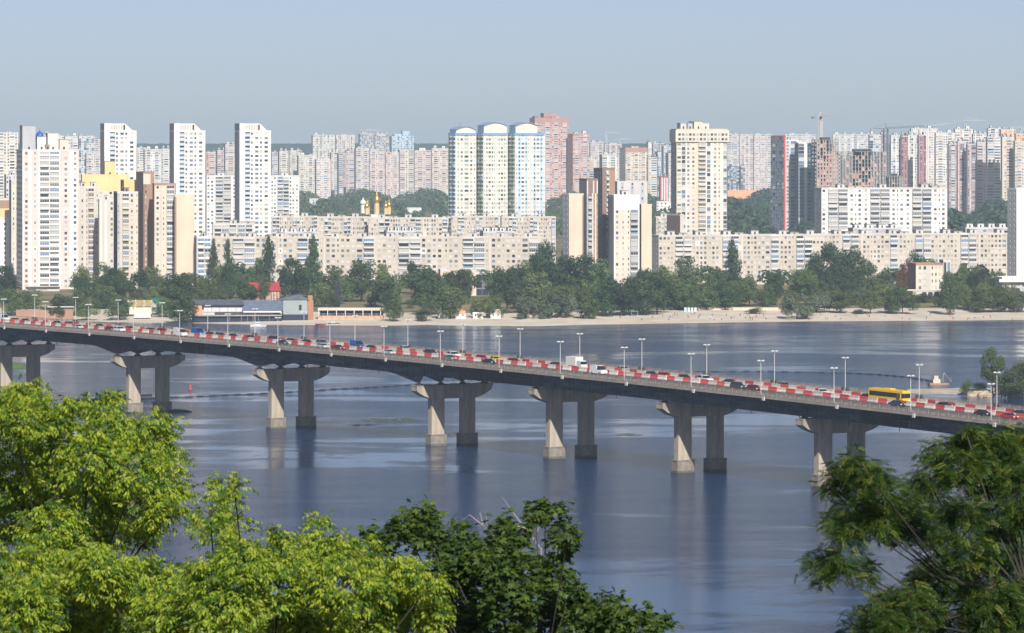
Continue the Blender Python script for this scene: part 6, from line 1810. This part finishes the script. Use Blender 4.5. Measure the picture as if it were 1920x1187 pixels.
def fl_mat(n, c, tcol, v=.3): return mat('fresh_'+n, c, .5, islandvar=v, trans=.42, tcol=tcol, spec=.3)
M_EL = [fl_mat('yellow', (0.36,0.42,0.05), (0.60,0.66,0.07)), fl_mat('lime', (0.27,0.36,0.03), (0.48,0.60,0.04)), fl_mat('green', (0.11,0.20,0.03), (0.22,0.38,0.03)), fl_mat('deep', (0.06,0.13,0.025), (0.14,0.27,0.03))]
M_EL = [M_EL[0], M_EL[1], M_EL[0], M_EL[2], M_EL[1], M_EL[3]]
M_MP = [fl_mat('maple', (0.075,0.125,0.028), (0.18,0.30,0.03)), fl_mat('maple_dark', (0.040,0.080,0.025), (0.09,0.18,0.03)), fl_mat('maple_light', (0.11,0.17,0.03), (0.22,0.34,0.03))]
M_LO = [fl_mat('locust', (0.070,0.125,0.028), (0.16,0.28,0.03)), fl_mat('locust_dark', (0.024,0.060,0.020), (0.06,0.14,0.02)), fl_mat('locust_light', (0.17,0.20,0.035), (0.30,0.36,0.03)), fl_mat('locust_rust', (0.15,0.11,0.018), (0.24,0.17,0.02)), ][:3]+[fl_mat('locust_green', (0.060,0.115,0.02), (0.13,0.25,0.02))]*2
def fmat3(X, Y): return (X, Y, hz(X, Y))
LEFT_UP = [(30,790,62),(50,745,38),(8,760,40),(118,775,40),(95,830,62),(20,880,80),(185,770,34),(200,745,18),(205,810,48),(165,870,62),(250,830,40),(290,812,40),(315,850,34),(250,890,62),(310,905,42),(95,920,72),(170,950,64),(20,970,72),(250,960,55),(305,962,44),(90,1000,62),(205,1005,42),(322,930,25),(275,1010,30),(140,1015,45)]
LEFT_SP = [(415,905,20),(402,922,24),(440,915,20),(395,965,30),(420,955,32),(445,972,22),(410,1005,34),(370,990,20),(450,1020,34)]
LEFT_LO = [(30,1080,70),(110,1080,60),(190,1080,58),(260,1090,52),(330,1090,44),(400,1080,48),(455,1070,48),(500,1050,42),(528,1012,22),(520,1100,62),(590,1010,22),(600,980,17),(585,1045,42),(635,1030,32),(670,1050,42),(645,1100,62),(720,1100,56),(775,1130,48),(800,1090,34),(760,1075,30),(805,1150,40),
           (40,1150,70),(140,1150,70),(240,1150,66),(330,1155,62),(420,1150,66),(500,1160,62),(590,1165,62),(680,1165,62),(760,1170,52),(60,1195,60),(180,1200,60),(300,1200,60),(440,1200,60),(560,1200,60),(680,1205,60)]
MAPLE = [(792,972,36),(760,985,22),(812,1003,30),(775,1010,26),(712,1005,24),(722,1030,22),(858,985,12),(862,1020,34),(845,1050,38),(905,1040,38),(935,1020,22),(955,990,26),(975,1005,20),(940,1065,42),(1010,950,18),(1022,965,22),(1005,978,18),(1058,958,12),(1050,1000,22),(1062,1015,18),(1045,1040,24),(985,1075,48),(1035,1085,38),(890,1095,56),(830,1100,40),(960,1125,60),(1060,1125,42),(1090,1150,44),
         (1140,1140,32),(1165,1160,34),(1205,1158,26),(1238,1170,26),(850,1150,50),(1020,1170,56),(930,1180,60),(1100,1185,50),(1180,1192,40),(860,1195,50),(1075,990,8),(1050,975,10)]
LOCUST = [(1812,808,14),(1830,835,40),(1775,838,26),(1755,862,26),(1870,850,44),(1910,830,40),(1800,880,46),(1745,900,34),(1850,905,52),(1905,900,50),(1715,925,30),(1600,868,20),(1578,888,26),(1620,885,26),(1562,915,26),(1605,925,38),(1645,905,30),(1655,945,38),(1600,965,36),(1560,985,26),(1690,960,40),(1640,990,38),(1720,985,36),(1590,1010,30),(1550,1045,26),(1522,1058,14),(1575,1062,30),(1610,1065,24),(1540,1085,16),(1625,1085,14),(1690,1005,28),
          (1765,960,34),(1810,975,40),(1870,985,52),(1915,970,46),(1760,1010,36),(1820,1040,50),(1890,1060,56),(1760,1060,30),(1740,1090,36),(1790,1105,50),(1860,1130,56),(1915,1130,50),(1700,1120,34),(1660,1135,28),(1720,1150,50),(1640,1165,34),(1600,1178,22),(1680,1185,44),(1780,1180,56),(1860,1195,56),(1925,1190,50)]
fg_tree('box_elder_tree', 'large bright yellow-green tree filling the lower left corner, upper crown', 'elder', 60, LEFT_UP, .120, 430, M_EL, fmat3(-6.4,60), 1)
fg_tree('box_elder_tree', 'slim bright green treetop spike right of the big yellow-green crown', 'elder', 57, LEFT_SP, .110, 300, M_EL, fmat3(-3.6,57), 2)
fg_tree('box_elder_tree', 'broad yellow-green treetop spreading along the bottom edge, left of the dark maple', 'elder', 52, LEFT_LO, .112, 430, M_EL, fmat3(-3.4,52), 3)
fg_tree('maple_tree', 'dark green maple with large lobed leaves at bottom centre', 'maple', 55, MAPLE, .118, 420, M_MP, fmat3(.4,55.5), 4, rsc=.93)
fg_tree('locust_tree', 'feathery dark green locust tree reaching in from the lower right corner', 'locust', 54, LOCUST, .115, 560, M_LO, fmat3(7.6,54), 5, rsc=.84, forkpx=(1930,1120))
# bare grey twigs above the maple
bt_ = thing('dead_branch', 'bare grey twigs sticking up over the dark maple at bottom centre', 'branch', fmat3(.9,56.5))
Fv = np.array(fmat3(.9,56.5)); q = MB(); Y = 56.5
def pp_(px, py): return tuple(np.array([WX(px,Y),Y,WZ(py,Y)])-Fv)
q.tube([(0,0,0),pp_(1010,1150),pp_(1015,1030),pp_(965,965),pp_(940,930)],[.07,.03,.012,.008,.003],5)
for a, b_, c_ in (((1015,1030),(1050,1010),(1075,1000)),((985,990),(960,985),(950,975)),((1000,1012),(1012,985),(1010,965)),((1010,1080),(940,1020),(905,985)),((905,985),(900,960),(895,975)),((905,985),(880,965),(868,975)),((1000,1100),(1045,1050),(1062,950)),((940,1020),(915,1000),(910,958))):
    q.tube([pp_(*a),pp_(*b_),pp_(*c_)],[.010,.006,.002],4)
q.obj('branch', mat('dead_wood',(0.30,0.26,0.24),.9), bt_)
# the rest of the wooded slope, below the frame
hs_ = np.random.RandomState(8); Ps=[]; Ns=[]; Ss=[]
for i in range(160):
    Y = hs_.uniform(62,215); X = hs_.uniform(-60,60)*(Y/120+.3); top = CAM_H-.1144*Y-2.5; g = hz(X,Y); H = min(9, top-g)
    if H < 2: continue
    m = 120; D = hs_.normal(size=(m,3)); D /= np.linalg.norm(D,axis=1)[:,None]
    Ps.append(np.stack([X+D[:,0]*H*.45,Y+D[:,1]*H*.45,g+H*.5+D[:,2]*H*.45],1)); Ns.append(D); Ss.append(hs_.uniform(.3,.6,m))
P = np.concatenate(Ps); N = np.concatenate(Ns); S = np.concatenate(Ss)
o = link('hillside_thicket', quads_mesh('hillside_thicket', P, N, S, np.full(len(P),.8), [LM['mid']], hs_)); tag(o, 'green thicket covering the near slope below the foreground trees', 'thicket', kind='stuff')
